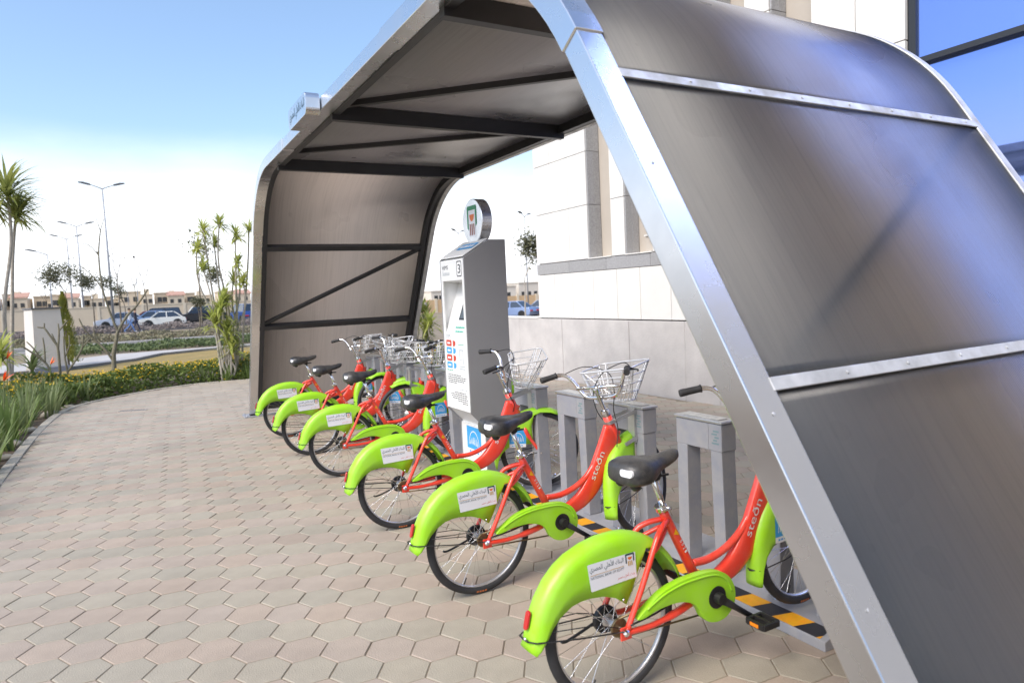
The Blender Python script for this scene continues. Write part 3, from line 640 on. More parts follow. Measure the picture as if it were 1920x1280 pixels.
# ================================================================== PAY KIOSK
ko = empty('payment_kiosk', (2.55, 5.19, 0)); tag(ko, 'tall grey and white payment kiosk with round emblem disc between the docks', 'kiosk')
KI = Matrix.Translation((-2.55, -5.19, 0))
def at_k(o): o.parent = ko; o.matrix_parent_inverse = KI; return o
KY0, KY1 = 4.95, 5.43
side = [(2.475, 0.0), (2.475, 0.50), (2.352, 0.635), (2.352, 1.895), (2.585, 2.035), (2.738, 2.035), (2.738, 0.0)]
for y0, y1 in ((KY0, KY0 + 0.012), (KY1 - 0.012, KY1)):
    at_k(MB().prism(side, lambda a, b, t: (a, t, b), y0, y1).build('side_panel', M_kgrey, bevel=0.002))
inner = [(2.49, 0.0), (2.49, 0.508), (2.366, 0.64), (2.366, 1.28), (2.52, 1.70), (2.366, 1.715), (2.366, 1.885), (2.59, 2.022), (2.725, 2.022), (2.725, 0.0)]
at_k(MB().prism(inner, lambda a, b, t: (a, t, b), KY0 + 0.0125, KY1 - 0.0125).build('cabinet', M_kwhite))
at_k(MB().box(2.7255, 2.7375, KY0 + 0.0125, KY1 - 0.0125, 0.0, 2.03).build('back_panel', M_kgrey))
fa, fb = KY0 + 0.016, KY1 - 0.016
def kface(x, a, b): return (x, KY1 - 0.016 - a * (fb - fa), b)       # a: 0 left .. 1 right as seen from the front
fr = MB()                                                             # white face with the screen opening cut out
for a0, a1, z0, z1 in ((0, 1, 0.642, 1.275), (0, 1, 1.718, 1.888), (0, 0.07, 1.275, 1.718), (0.93, 1, 1.275, 1.718)):
    p0, p1 = kface(0, a0, 0)[1], kface(0, a1, 0)[1]; fr.box(2.354, 2.365, p1, p0, z0, z1)
at_k(fr.build('front_panel', M_kwhite))
at_k(MB().box(2.477, 2.489, fa, fb, 0.03, 0.495).build('lower_panel', M_kwhite, bevel=0.002))
pl = [(2.358, 1.903), (2.583, 2.039), (2.583, 2.048), (2.358, 1.912)]
at_k(MB().prism(pl, lambda a, b, t: (a, t, b), fa, fb).build('sloping_top', M_kwhite, bevel=0.002))
def slope_pt(a, b, l=0): t = b; return (2.358 + 0.225 * t - 0.003 - 0.0008 * l, kface(0, a, 0)[1], 1.912 + 0.136 * t + 0.004 + 0.0008 * l)
tb = MB(); tb.g(0); tb.poly([slope_pt(.28, .42), slope_pt(.94, .42), slope_pt(.94, .74), slope_pt(.28, .74)]); [tb.g(1).poly([slope_pt(a_, .5, 1), slope_pt(a_ + w_, .5, 1), slope_pt(a_ + w_, .64, 1), slope_pt(a_, .64, 1)]) for a_, w_ in ((.34, .12), (.49, .16), (.68, .08), (.79, .10))]
at_k(tb.build('top_label', [M_skyblue, M_white]))
for y_ in (KY1 - 0.0135, KY0 + 0.0135):
    at_k(MB().prism([(2.367, 1.279), (2.519, 1.698), (2.367, 1.7145)], lambda a, b, t: (a, t, b), y_ - 0.0006, y_ + 0.0006).build('recess_liner', M_kwhite))
def recess(a, t, l=0): return (2.366 + 0.154 * t - 0.003 - 0.001 * l, kface(0, a, 0)[1], 1.28 + 0.42 * t + 0.001 * l)
sm_ = MB(); sm_.g(0); sm_.poly([recess(.46, .26), recess(.80, .26), recess(.80, .66), recess(.46, .66)]); sm_.g(1); sm_.poly([recess(.50, .29, 1), recess(.76, .29, 1), recess(.76, .63, 1), recess(.50, .63, 1)])
at_k(sm_.build('touch_screen', [M_black, M_screen]))
sm_ = MB(); sm_.poly([recess(.70, .74), recess(.82, .74), recess(.82, .88), recess(.70, .88)]); at_k(sm_.build('card_reader', M_black))
sm_ = MB(); sm_.poly([recess(.86, .36), recess(.90, .36), recess(.90, .46), recess(.86, .46)]); at_k(sm_.build('keyhole_plate', M_black))
F1 = lambda a, b, l=0: (2.3530 - 0.0006 * l, kface(0, a, 0)[1], b)
def dashes(mb, fn, a0, a1, b, h, mi, right=False):
    """one line of print too small to read: a row of word-long marks"""
    mb.g(mi); a = a0
    while a < a1 - 0.02:
        w_ = min(random.uniform(0.035, 0.11), a1 - a); mb.poly([fn(a, b), fn(a + w_, b), fn(a + w_, b + h), fn(a, b + h)]); a += w_ + 0.018
pr = MB()
put_text(pr, 'HIMS', lambda a, b: F1(a, b), 0.08, 0.34, 1.812, 1.846, 0); put_text(pr, 'Station', lambda a, b: F1(a, b), 0.08, 0.40, 1.762, 1.800, 1)
bx = rrect(0.72, 0.93, 1.745, 1.872, 0.03, 4); ix = rrect(0.735, 0.915, 1.753, 1.864, 0.025, 4); k = pr.g(0).add([F1(a, b) for a, b in bx] + [F1(a, b) for a, b in ix]); n = len(bx)
for q in range(n): pr.face((k + q, k + (q + 1) % n, k + n + (q + 1) % n, k + n + q))
put_text(pr, '3', lambda a, b: F1(a, b), 0.77, 0.88, 1.772, 1.845, 0)
FR = lambda a, b: recess(a, b, 1)
dashes(pr, FR, 0.42, 0.86, 0.10, 0.03, 2); dashes(pr, FR, 0.46, 0.80, 0.02, 0.03, 2)
put_text(pr, 'STEPS', lambda a, b: F1(a, b), 0.08, 0.30, 1.238, 1.268, 1)
for q, c in enumerate((3, 4, 3, 4)):
    z1 = 1.222 - q * 0.062; pr.g(c); pr.poly([F1(a, b, 0) for a, b in rrect(0.09, 0.33, z1 - 0.052, z1, 0.02, 3)]); pr.poly([F1(a, b, 0) for a, b in ((0.39, z1), (0.39, z1 - 0.052), (0.45, z1 - 0.052), (0.50, z1 - 0.036), (0.50, z1 - 0.010))])
    pr.g(5); pr.poly([F1(a, b, 1) for a, b in ((.14, z1 - .035), (.27, z1 - .035), (.27, z1 - .018), (.14, z1 - .018))])
pr.g(1)
for a0, a1, z0, z1 in ((.66, .68, 1.03, 1.14), (.80, .82, 1.03, 1.14), (.66, .82, 1.14, 1.148), (.64, .88, 1.005, 1.012), (.64, .88, .985, .992), (.70, .78, 1.06, 1.065)): pr.poly([F1(a, b) for a, b in ((a0, z0), (a1, z0), (a1, z1), (a0, z1))])
pr.g(2); pr.poly([F1(a, b) for a, b in ((.62, 1.185), (.86, 1.185), (.86, 1.191), (.62, 1.191))]); dashes(pr, F1, .08, .34, .962, .008, 2)
for q, (a0, a1, b) in enumerate(((.12, .70, .925), (.10, .90, .908), (.10, .86, .892), (.10, .80, .876), (.12, .50, .860))): dashes(pr, F1, a0, a1, b, .0065, 0)
dashes(pr, F1, .60, .92, .812, .006, 1)
for q, (a0, a1, b) in enumerate(((.36, .88, .782), (.20, .92, .765), (.22, .92, .748), (.26, .92, .731), (.50, .92, .714), (.70, .92, .698))): dashes(pr, F1, a0, a1, b, .0065, 0)
tag(at_k(pr.build('printed_face', [M_ink, M_paleink, M_teal, M_redink, M_skyblue, M_white], recalc=False)), kind='stuff')
st = bpy.data.objects.new('sticker', blue_sticker(lambda a, b, l: (2.4763 - 0.0006 * l, kface(0, 0.22 + 0.60 * a, 0)[1], 0.235 + 0.24 * b))); C.objects.link(st); at_k(st)
lp = MB(); F2 = lambda a, b, l=0: (2.4763, kface(0, a, 0)[1], b)
for q in range(3): dashes(lp, F2, .20, .75, .10 - q * .014, .006, 0)
tag(at_k(lp.build('small_print', M_paleink, recalc=False)), kind='stuff')
# round emblem on top
dsc = MB(); dsc.lathe([(0.182, 0.0), (0.187, 0.004), (0.187, 0.090), (0.182, 0.094)], 48, (2.565, 5.19, 2.203), (1, 0, 0)); do = at_k(dsc.build('emblem_disc', M_steel)); 
for p_ in do.data.polygons: p_.use_smooth = len(p_.vertices) == 4 and False
em = MB(); emblem(em, lambda a, b, l: (2.5635 - 0.0006 * l, 5.19 - a, b), -0.088, 0.088, 2.075, 2.335, 0, 1, 2, 3)
eo = em.build('emblem', [M_emgreen, M_orange, mat('emblem_brown', (0.25, 0.06, 0.03), 0.4), M_white], recalc=False); eo.parent = do
at_k(MB().box(2.575, 2.65, 5.10, 5.28, 1.985, 2.045).build('disc_bracket', M_steel))

# ================================================================== DOCKS
def base_rail(y0, y1, label):
    e = empty('dock_base', (2.7, (y0 + y1) / 2, 0)); tag(e, label, 'dock base', 'dock bases on the paving'); inv = Matrix.Translation((-2.7, -(y0 + y1) / 2, 0))
    o = MB().prism([(2.49, 0.001), (2.49, 0.045), (2.575, 0.068), (2.985, 0.068), (2.985, 0.001)], lambda a, b, t: (a, t, b), y0, y1).build('base_plate', M_dock, e, bevel=0.003); o.matrix_parent_inverse = inv
    d = Vector((0.085, 0, 0.023)).normalized(); n = Vector((-0.023, 0, 0.085)).normalized()
    a = Vector((2.49, 0, 0.045)) + d * 0.006 + n * 0.0012; b = Vector((2.575, 0, 0.068)) - d * 0.004 + n * 0.0012
    mb = MB(); mb.poly([(a.x, y0 + 0.03, a.z), (b.x, y0 + 0.03, b.z), (b.x, y1 - 0.03, b.z), (a.x, y1 - 0.03, a.z)]); o = mb.build('hazard_tape', M_hazard, e, recalc=False); o.matrix_parent_inverse = inv
    if o.data.polygons[0].normal.z < 0: o.data.flip_normals()
    y = y0 + 0.36
    while y < y1:
        for x in (2.63, 2.93):
            o = MB().lathe([(0.026, 0.0685), (0.026, 0.072), (0.015, 0.0721), (0.015, 0.088), (0.010, 0.0881), (0.010, 0.108), (0.006, 0.114), (0.0, 0.116)], 10, (x, y, 0), (0, 0, 1)).build('anchor_bolt', M_chrome, e); o.matrix_parent_inverse = inv
        y += 0.61
    return e
base_rail(1.84, 4.86, 'grey dock base with yellow and black hazard tape nearest the camera')
base_rail(5.60, 8.75, 'grey dock base with hazard tape beyond the kiosk')
def make_dock():
    d = empty('bike_dock')
    for s_ in (-1, 1):
        mb = MB(); mb.bar((2.672, 0.137 * s_, 0.0685), (2.665, 0.125 * s_, 0.725), 0.078, 0.098, (1, 0, 0)); mb.build('leg', M_dock, d, bevel=0.004)
    MB().box(2.613, 2.719, -0.168, -0.076, 0.722, 0.868).build('lock_head', M_dock, d, bevel=0.005)
    MB().box(2.615, 2.717, -0.074, 0.168, 0.722, 0.868).build('header', M_dock, d, bevel=0.005)
    MB().box(2.606, 2.726, -0.175, 0.175, 0.870, 0.884).build('top_plate', M_alu, d, bevel=0.003)
    MB().box(2.63, 2.70, -0.13, 0.13, 0.8845, 0.8875).build('top_label', mat('pale_label', (0.62, 0.62, 0.60), 0.35, col2=(0.35, 0.36, 0.36), vscale=30), d)
    mb = MB()
    for k in range(5): mb.poly([(2.6122, -0.15 + (k % 2) * 0.012, 0.76 + k * 0.016), (2.6122, -0.10 - (k % 3) * 0.01, 0.76 + k * 0.016), (2.6122, -0.10 - (k % 3) * 0.01, 0.769 + k * 0.016), (2.6122, -0.15 + (k % 2) * 0.012, 0.769 + k * 0.016)])
    mb.build('pictogram', mat('faded_teal_print', (0.17, 0.26, 0.275), 0.6), d, recalc=False)['kind'] = 'stuff'
    MB().box(2.76, 2.90, -0.028, 0.028, 0.0685, 0.105).build('wheel_stop', M_dock, d, bevel=0.004)
    return d
dock0 = make_dock(); dtree = tree_of(dock0)
DOCKS = [(2.08, 'grey bike dock holding the nearest bicycle, partly behind the shelter leg'), (2.69, 'empty grey bike dock between the nearest and second bicycles'), (3.30, 'grey bike dock holding the second nearest bicycle'),
         (3.91, 'empty grey bike dock between the second and third bicycles'), (4.52, 'grey bike dock beside the kiosk holding the third bicycle'), (6.10, 'grey bike dock just beyond the kiosk holding the fourth bicycle'),
         (6.68, 'grey bike dock beyond the kiosk with a bicycle pushed in from the far side'), (7.25, 'grey bike dock holding the fifth bicycle'), (7.82, 'grey bike dock between the fifth and farthest bicycles'), (8.40, 'grey bike dock nearest the far shelter wall')]
for q, (y, lb) in enumerate(DOCKS):
    o = dock0 if q == 0 else copy_tree(dock0, None, dtree)
    o.location = (random.gauss(0, 0.004), y, 0); tag(o, lb, 'bike dock', 'bike docks in a row')

# ================================================================== BICYCLES
WR = 0.3035
FA = Vector((1.108, 0, 0.395))                                        # front axle (wheel stands on the dock base)
HT, HB = Vector((0.862, 0, 0.860)), Vector((0.972, 0, 0.610))         # head tube
def wheel(c, name, bike, rear):
    rim = MB(); rim.torus(c, WR - 0.040, 0.0085, 56, 8, ry=0.011)
    w_ = rim.build(name, M_alu, bike, recalc=False)
    t = MB(); t.torus(c, WR - 0.0215, 0.0215, 56, 12, ry=0.0205)
    t.build('tyre', M_rubber, w_, recalc=False)
    tl_ = MB(); 
    for q in range(4):
        a = R(262 + q * 3.2); a1 = R(264.4 + q * 3.2); r_ = WR - 0.012
        tl_.poly([(c[0] + rr * math.cos(aa), c[1] - yy_, c[2] + rr * math.sin(aa)) for aa, rr, yy_ in ((a, r_, .0192), (a1, r_, .0192), (a1, r_ - .010, .0212), (a, r_ - .010, .0212))])
    tl_.build('tyre_label', mat('tyre_print', (0.55, 0.16, 0.05), 0.6), w_, recalc=False)
    sp = MB()
    for q in range(28):
        a = 2 * math.pi * q / 28; sgn = 1 if q % 2 else -1; a2 = a + (0.9 if (q // 2) % 2 else -0.9)
        sp.tube([(c[0] + 0.024 * math.cos(a2), c[1] + 0.026 * sgn, c[2] + 0.024 * math.sin(a2)), (c[0] + (WR - 0.046) * math.cos(a), c[1] + 0.002 * sgn, c[2] + (WR - 0.046) * math.sin(a))], 0.0015, 4, caps=False)
    sp.build('spokes', M_chrome, w_, recalc=False)['kind'] = 'stuff'
    h = MB(); h.lathe([(0.006, -0.082), (0.006, -0.05), (0.027, -0.034), (0.027, -0.026), (0.016, -0.022), (0.016, 0.022), (0.027, 0.026), (0.027, 0.034), (0.006, 0.05), (0.006, 0.082)], 14, c, (0, 1, 0)); h.build('hub', M_alu, w_)
    if rear:
        b_ = MB(); b_.lathe([(0.052, 0.030), (0.055, 0.034), (0.055, 0.050), (0.046, 0.054)], 24, c, (0, 1, 0)); b_.build('drum_brake', M_black, w_); b_ = MB(); b_.lathe([(0.034, -0.05), (0.038, -0.047), (0.038, -0.043), (0.034, -0.04)], 20, c, (0, 1, 0)); b_.build('sprocket', M_chain, w_)
    v = MB(); v.tube([(c[0] + (WR - 0.05) * math.cos(4.3), c[1], c[2] + (WR - 0.05) * math.sin(4.3)), (c[0] + (WR - 0.085) * math.cos(4.3), c[1], c[2] + (WR - 0.085) * math.sin(4.3))], 0.0035, 6); v.build('valve', M_black, w_)
    return w_
def fender(stations, hw):
    mb = MB().g(0, True); rows_ = []
    for o_, i_ in stations:
        o_, i_ = Vector(o_), Vector(i_); d = o_ - i_; dl = d.length; row = []
        sh_ = max(0.0, min(0.045, dl * 0.8)); u = d.normalized() if dl > 1e-6 else Vector((0, 1))
        for t, y in ((0, 1.10), (0.5, 1.10), (1, 1.06)): row.append((i_ + u * (dl - sh_) * t, -hw * y))
        for q in range(1, 8): a = math.pi * q / 8; row.append((o_ - u * sh_ + u * sh_ * math.sin(a) ** 0.8, -hw * 1.05 * math.cos(a)))
        for t, y in ((1, 1.06), (0.5, 1.10), (0, 1.10)): row.append((i_ + u * (dl - sh_) * t, hw * y))
        rows_.append([(p.x, y, p.y) for p, y in row])
    mb.grid(rows_); return mb
def solid(o, th=0.0025):
    md = o.modifiers.new('thickness', 'SOLIDIFY'); md.thickness = th; md.offset = 0; return o
def make_bike():
    bk = empty('bicycle')
    # ---- frame
    f = MB()
    f.tube([(0.268, 0, 0.705), (0.30, 0, 0.645), (0.40, 0, 0.455), (0.468, 0, 0.325)], [0.0195, 0.0195, 0.0205, 0.023], 14)
    path = crom([(0.905, 0, 0.770), (0.845, 0, 0.640), (0.760, 0, 0.480), (0.675, 0, 0.392), (0.575, 0, 0.345), (0.468, 0, 0.318)], 6)
    n = len(path)
    rw = []
    for k, p in enumerate(path):
        d = (path[min(k + 1, n - 1)] - path[max(k - 1, 0)]).normalized(); nn = Vector((-d.z, 0, d.x)); t = k / (n - 1)
        hw = 0.062 - 0.004 * t if t < 0.45 else 0.060 - 0.034 * (t - 0.45) / 0.55; hl = 0.023
        rw.append([tuple(p + nn * hw * (abs(math.cos(a)) ** 0.6) * (1 if math.cos(a) > 0 else -1) + Vector((0, 1, 0)) * hl * (abs(math.sin(a)) ** 0.6) * (1 if math.sin(a) > 0 else -1)) for a in (2 * math.pi * q / 20 for q in range(20))])
    f.g(0, True); f.grid(rw, close=True); k0 = len(f.v) - 20 * n; f.g(0, False); f.face([k0 + q for q in range(20)]); f.face([len(f.v) - 20 + q for q in range(20)])
    f.tube([HT, HB], 0.0265, 16)
    f.tube(crom([(0.425, 0, 0.440), (0.52, 0, 0.437), (0.62, 0, 0.462), (0.705, 0, 0.510), (0.765, 0, 0.575)], 5), 0.0165, 12)
    for s_ in (-1, 1):
        f.tube(crom([(0.285, 0.012 * s_, 0.655), (0.225, 0.045 * s_, 0.640), (0.175, 0.066 * s_, 0.600), (0.095, 0.078 * s_, 0.455), (0.012, 0.080 * s_, 0.302)], 5), 0.0115, 10)
        f.tube(crom([(0.275, 0.015 * s_, 0.625), (0.20, 0.055 * s_, 0.585), (0.165, 0.068 * s_, 0.57)], 4), 0.010, 8)
        f.tube(crom([(0.006, 0.080 * s_, 0.296), (0.14, 0.078 * s_, 0.288), (0.30, 0.060 * s_, 0.297), (0.44, 0.030 * s_, 0.313)], 5), [0.012] * 8 + [0.016] * 8, 10)
        f.box(-0.018, 0.030, 0.080 * s_ - 0.004, 0.080 * s_ + 0.004, 0.270, 0.318)
    f.lathe([(0.030, -0.04), (0.030, 0.04)], 18, (0.468, 0, 0.318), (0, 1, 0))
    fo = f.build('frame', M_red, bk)
    ax_ = Vector((HB - HT)).normalized(); dd = (path[3] - path[12]).normalized()
    # wordmark up the down tube, number on the seat tube
    tm = MB(); base = Vector((0.715, -0.0243, 0.470)); u = Vector((0.455, 0, 0.89)).normalized(); v_ = Vector((-u.z, 0, u.x))
    put_text(tm, 'ste\u00f0n', lambda a, b: base + u * a + v_ * b, 0.03, 0.200, -0.024, 0.018, 0)
    tm.build('wordmark', M_white, fo, recalc=False); tm = MB(); b2 = Vector((0.345, -0.0205, 0.560)); u2 = Vector((0.465, 0, -0.885)).normalized(); v2 = Vector((-u2.z, 0, u2.x))
    for q in range(4): put_text(tm, '0021'[q], lambda a, b: b2 + u2 * a + v2 * b, 0.018 * q, 0.018 * q + 0.009, -0.004, 0.009, 0)
    tm.build('bike_number', M_white, fo, recalc=False)
    w3 = MB(); w3.poly([(0.322, -0.0206, 0.615), (0.340, -0.0206, 0.586), (0.312, -0.0206, 0.592)]); w3.build('warning_label', M_yellow, fo, recalc=False)
    # ---- seat
    sp = MB(); sp.tube([(0.292, 0, 0.665), (0.222, 0, 0.862)], 0.0135, 12); sp.build('seat_post', M_chrome, bk)
    cl = MB(); a_ = Vector((0.266, 0, 0.708)); d_ = Vector((-0.07, 0, 0.197)).normalized(); cl.lathe([(0.024, -0.012), (0.026, -0.008), (0.026, 0.008), (0.024, 0.012)], 16, a_, d_); cl.tube([a_ + Vector((0.02, -0.035, 0)), a_ + Vector((0.02, 0.03, 0))], 0.008, 8); cl.tube(crom([a_ + Vector((0.02, -0.03, 0)), a_ + Vector((0.0, -0.045, 0.004)), a_ + Vector((-0.035, -0.04, 0.006))], 4), 0.006, 8); cl.build('seat_clamp', M_chrome, bk)
    sd_ = MB().g(0, True); rows_ = []
    ST = [(0.050, 0.030, 0.905, 0.866), (0.056, 0.066, 0.924, 0.846), (0.075, 0.090, 0.936, 0.836), (0.110, 0.102, 0.942, 0.832), (0.150, 0.098, 0.941, 0.833), (0.185, 0.080, 0.935, 0.840), (0.215, 0.060, 0.929, 0.850), (0.250, 0.044, 0.926, 0.868), (0.290, 0.035, 0.931, 0.876), (0.325, 0.031, 0.937, 0.888), (0.347, 0.024, 0.938, 0.900), (0.358, 0.010, 0.932, 0.913)]
    for x, hw, zt, zb in ST:
        zc_ = zb + (zt - zb) * 0.45; row = []
        for q in range(20):
            a = 2 * math.pi * q / 20; c_, s_ = math.cos(a), math.sin(a); e = 0.75
            row.append((x, hw * math.copysign(abs(c_) ** e, c_), zc_ + ((zt - zc_) if s_ > 0 else (zc_ - zb)) * math.copysign(abs(s_) ** (0.85 if s_ > 0 else 0.5), s_) - (0.008 * (1 - abs(c_)) * (1 if s_ > 0 and hw > 0.06 else 0))))
        rows_.append(row)
    sd_.grid(rows_, close=True); k0 = len(sd_.v) - 20 * len(ST); sd_.face([k0 + q for q in range(20)]); sd_.face([len(sd_.v) - 20 + q for q in range(20)])
    so = sd_.build('saddle', M_saddle, bk)
    ud = MB(); ud.box(0.10, 0.29, -0.026, -0.018, 0.842, 0.850); ud.box(0.10, 0.29, 0.018, 0.026, 0.842, 0.850); ud.lathe([(0.022, -0.03), (0.022, 0.03)], 12, (0.226, 0, 0.852), (0, 1, 0))
    for s_ in (-1, 1): ud.ball((0.105, 0.045 * s_, 0.838), 0.024, 10, 6)
    ud.build('saddle_clamp', M_black, so)
    lb = MB(); lb.prism(rrect(-0.034, 0.034, -0.014, 0.014, 0.012, 4), lambda a, b, t: (0.0590 + 0.30 * max(0, -a - 0.002) + t, -0.050 + a * 0.90, 0.893 + b), -0.010, 0.010)
    lb.build('maker_plate', M_white, so, bevel=0.002)
    # ---- wheels, mudguards
    wheel((0, 0, WR), 'rear_wheel', bk, True)
    ST_R = [((-.390, .318), (-.372, .304)), ((-.384, .345), (-.350, .318)), ((-.374, .39), (-.322, .352)), ((-.358, .44), (-.298, .388)), ((-.334, .488), (-.265, .420)), ((-.294, .545), (-.215, .447)), ((-.245, .590), (-.175, .455)), ((-.195, .620), (-.135, .456)), ((-.12, .647), (-.07, .447)), ((-.05, .660), (-.015, .426)), ((.02, .662), (.034, .388)), ((.075, .656), (.066, .44)), ((.12, .643), (.098, .51)), ((.16, .626), (.138, .585)), ((.198, .604), (.182, .580)), ((.24, .570), (.222, .545)), ((.28, .525), (.261, .500)), ((.308, .475), (.288, .460)), ((.326, .430), (.305, .420))]
    rf = solid(fender(ST_R, 0.047).build('rear_mudguard', M_green, bk))
    stk = bpy.data.objects.new('sticker', STICK_ME); C.objects.link(stk); stk.parent = rf; stk['label'] = 'white bank sticker with Arabic lettering and small emblem'
    rr_ = MB().prism(rrect(-0.013, 0.013, -0.033, 0.033, 0.011, 4), lambda a, b, t: (-0.372 - 0.18 * 0 + 0.25 * b - t, a, 0.420 + b), 0, 0.009); rr_.build('rear_reflector', M_redrefl, rf, bevel=0.002)
    ws = MB()
    for s_ in (-1, 1): ws.tube([(0.0, 0.086 * s_, 0.305), (-0.20, 0.070 * s_, 0.328), (-0.368, 0.050 * s_, 0.352), (-0.392, 0.030 * s_, 0.356)], 0.0028, 6); ws.tube([(0.0, 0.07 * s_, 0.31), (-0.12, 0.06 * s_, 0.352), (-0.30, 0.045 * s_, 0.372)], 0.0022, 5)
    ws.tube([(-0.392, -0.03, 0.356), (-0.397, 0, 0.358), (-0.392, 0.03, 0.356)], 0.004, 6); ws.build('mudguard_stay', M_black, rf)
    for c_, r_ in (((0.018, -0.056, 0.412), 0.006), ((-0.394, -0.012, 0.36), 0.007)): MB().ball(c_, r_, 8, 5).build('mudguard_bolt', M_chrome, rf)
    for s_ in (-1, 1): MB().lathe([(0.014, 0.084 * s_), (0.014, 0.094 * s_), (0.008, 0.100 * s_)], 8, (0, 0, 0.300), (0, 1, 0)).build('axle_nut', M_chrome, bk)
    # ---- chain guard, cranks
    CGP = [(.055, .338), (.11, .375), (.178, .412), (.26, .431), (.33, .436), (.42, .434), (.49, .420), (.545, .382), (.573, .325), (.568, .268), (.530, .226), (.478, .213), (.425, .224), (.390, .252), (.370, .288), (.340, .322), (.285, .345), (.225, .352), (.15, .347), (.09, .334)]
    cp = [(p.x, p.y) for p in crom([(a, b, 0) for a, b in CGP], 4, True)]
    cg = MB().prism(cp, lambda a, b, t: (a, t, b), -0.094, -0.062); go = cg.build('chain_guard', M_green, bk, bevel=0.008, segs=3)
    for p_ in go.data.polygons: p_.use_smooth = True
    cxy = (0.33, 0.345); lp_ = [(.10, .365), (.178, .398), (.26, .416), (.33, .421), (.42, .419), (.48, .406), (.528, .372), (.553, .322)]
    rl = MB(); rl.tube([(p.x, -0.0945, p.z) for p in crom([(a, 0, b) for a, b in lp_], 4)], 0.0045, 6); rl.build('moulded_rib', M_green, go)
    hb_ = MB(); hb_.lathe([(0.046, -0.098), (0.046, -0.092), (0.034, -0.090)], 28, (0.468, 0, 0.318), (0, 1, 0)); hb_.build('crank_opening', M_black, go)
    P1 = Vector((0.630, -0.128, 0.205)); cr_ = MB(); cr_.tube([(0.468, -0.112, 0.318), (0.55, -0.118, 0.261), P1], [(0.010, 0.019), (0.008, 0.013), (0.008, 0.012)], 10); cr_.lathe([(0.022, -0.126), (0.024, -0.098)], 14, (0.468, 0, 0.318), (0, 1, 0)); cr_.build('crank', M_black, bk)
    P2 = Vector((0.306, 0.118, 0.431)); cr_ = MB(); cr_.tube([(0.468, 0.095, 0.318), P2], [(0.010, 0.018), (0.008, 0.012)], 10); cr_.build('crank', M_black, bk)
    for P_, s_ in ((P1, -1), (P2, 1)):
        pd = MB(); y0, y1 = P_.y + 0.012 * s_, P_.y + 0.098 * s_
        for a, b in (((-.045, y0, 0), (.045, y0, 0)), ((-.045, y1, 0), (.045, y1, 0)), ((-.042, y0, 0), (-.042, y1, 0)), ((.042, y0, 0), (.042, y1, 0)), ((0, y0, 0), (0, y1, 0))): pd.bar((P_.x + a[0], a[1], P_.z), (P_.x + b[0], b[1], P_.z), 0.014, 0.026)
        po = pd.build('pedal', M_black, bk, bevel=0.003)
        pr_ = MB()
        for xx in (-0.05, 0.05): pr_.box(P_.x + xx - 0.0015, P_.x + xx + 0.0015, min(y0, y1) + 0.022, max(y0, y1) - 0.022, P_.z - 0.007, P_.z + 0.007)
        pr_.build('pedal_reflector', M_ambrefl, po)
    ch = MB(); ch.tube([(0.0, -0.046, 0.262), (0.46, -0.046, 0.236)], 0.0042, 6); ch.tube([(0.0, -0.046, 0.338), (0.42, -0.046, 0.372)], 0.0042, 6); ch.build('chain', M_chain, bk)
    ks = MB(); ks.tube(crom([(0.02, 0.092, 0.285), (-0.03, 0.098, 0.262), (-0.12, 0.104, 0.232), (-0.155, 0.105, 0.226), (-0.168, 0.105, 0.232)], 4), 0.006, 8); ks.build('kickstand', M_black, bk)
    wr_ = MB(); wr_.tube(crom([(0.02, -0.09, 0.325), (0.14, -0.088, 0.335), (0.25, -0.07, 0.345)], 4), 0.004, 6); wr_.build('brake_cable', M_black, bk)
    # ---- steering assembly (turned about the head tube by placing these parts)
    fk = MB(); fk.tube([HB + (HB - HT).normalized() * 0.0, HB + Vector((0.012, 0, -0.027))], [0.022, 0.020], 12)
    for s_ in (-1, 1): fk.tube(crom([(0.984, 0.012 * s_, 0.585), (0.994, 0.044 * s_, 0.570), (1.016, 0.050 * s_, 0.525), (1.062, 0.050 * s_, 0.455), (1.108, 0.050 * s_, 0.388)], 5), [0.0155] * 12 + [0.012] * 9, 10)
    steer = [fk.build('fork', M_red, bk)]
    steer.append(wheel(tuple(FA), 'front_wheel', bk, False))
    stn = []
    for th, r0, r1 in ((62, .335, .316), (76, .335, .314), (90, .335, .308), (100, .336, .290), (108, .336, .215), (116, .337, .135), (126, .338, .090), (138, .338, .092), (150, .339, .125), (161, .341, .180), (171, .344, .245), (181, .348, .290), (190, .354, .318), (197, .360, .338), (202, .364, .352)):
        q = R(th); c_, s_ = math.cos(q), math.sin(q); stn.append(((FA.x + r0 * c_, FA.z + r0 * s_), (FA.x + r1 * c_, FA.z + r1 * s_)))
    ff = solid(fender(stn, 0.040).build('front_mudguard', M_green, bk)); steer.append(ff)
    bs = bpy.data.objects.new('sticker', BLUE_ME); C.objects.link(bs); bs.parent = ff; bs['label'] = 'square sky blue sticker with white arch emblem'
    fs = MB()
    for s_ in (-1, 1): fs.tube([(FA.x, 0.058 * s_, FA.z), (0.92, 0.058 * s_, 0.358), (0.776, 0.038 * s_, 0.335)], 0.0028, 6)
    fs.tube([(0.776, -0.038, 0.335), (0.752, 0, 0.335), (0.776, 0.038, 0.335)], 0.004, 6); fs.build('mudguard_stay', M_black, ff)
    for s_ in (-1, 1): steer.append(MB().ball((FA.x, 0.066 * s_, FA.z), 0.011, 8, 5).build('axle_nut', M_chrome, bk))
    sm = MB(); sm.lathe([(0.029, -0.006), (0.029, 0.010), (0.022, 0.030), (0.0125, 0.032), (0.0125, 0.145), (0.018, 0.150), (0.018, 0.172)], 14, HT, HT - HB); top = HT + (HT - HB).normalized() * 0.165
    sm.tube([top + Vector((-0.006, 0, 0)), top + Vector((0.030, 0, 0.012))], 0.017, 12); so_ = sm.build('stem', M_chrome, bk); steer.append(so_)
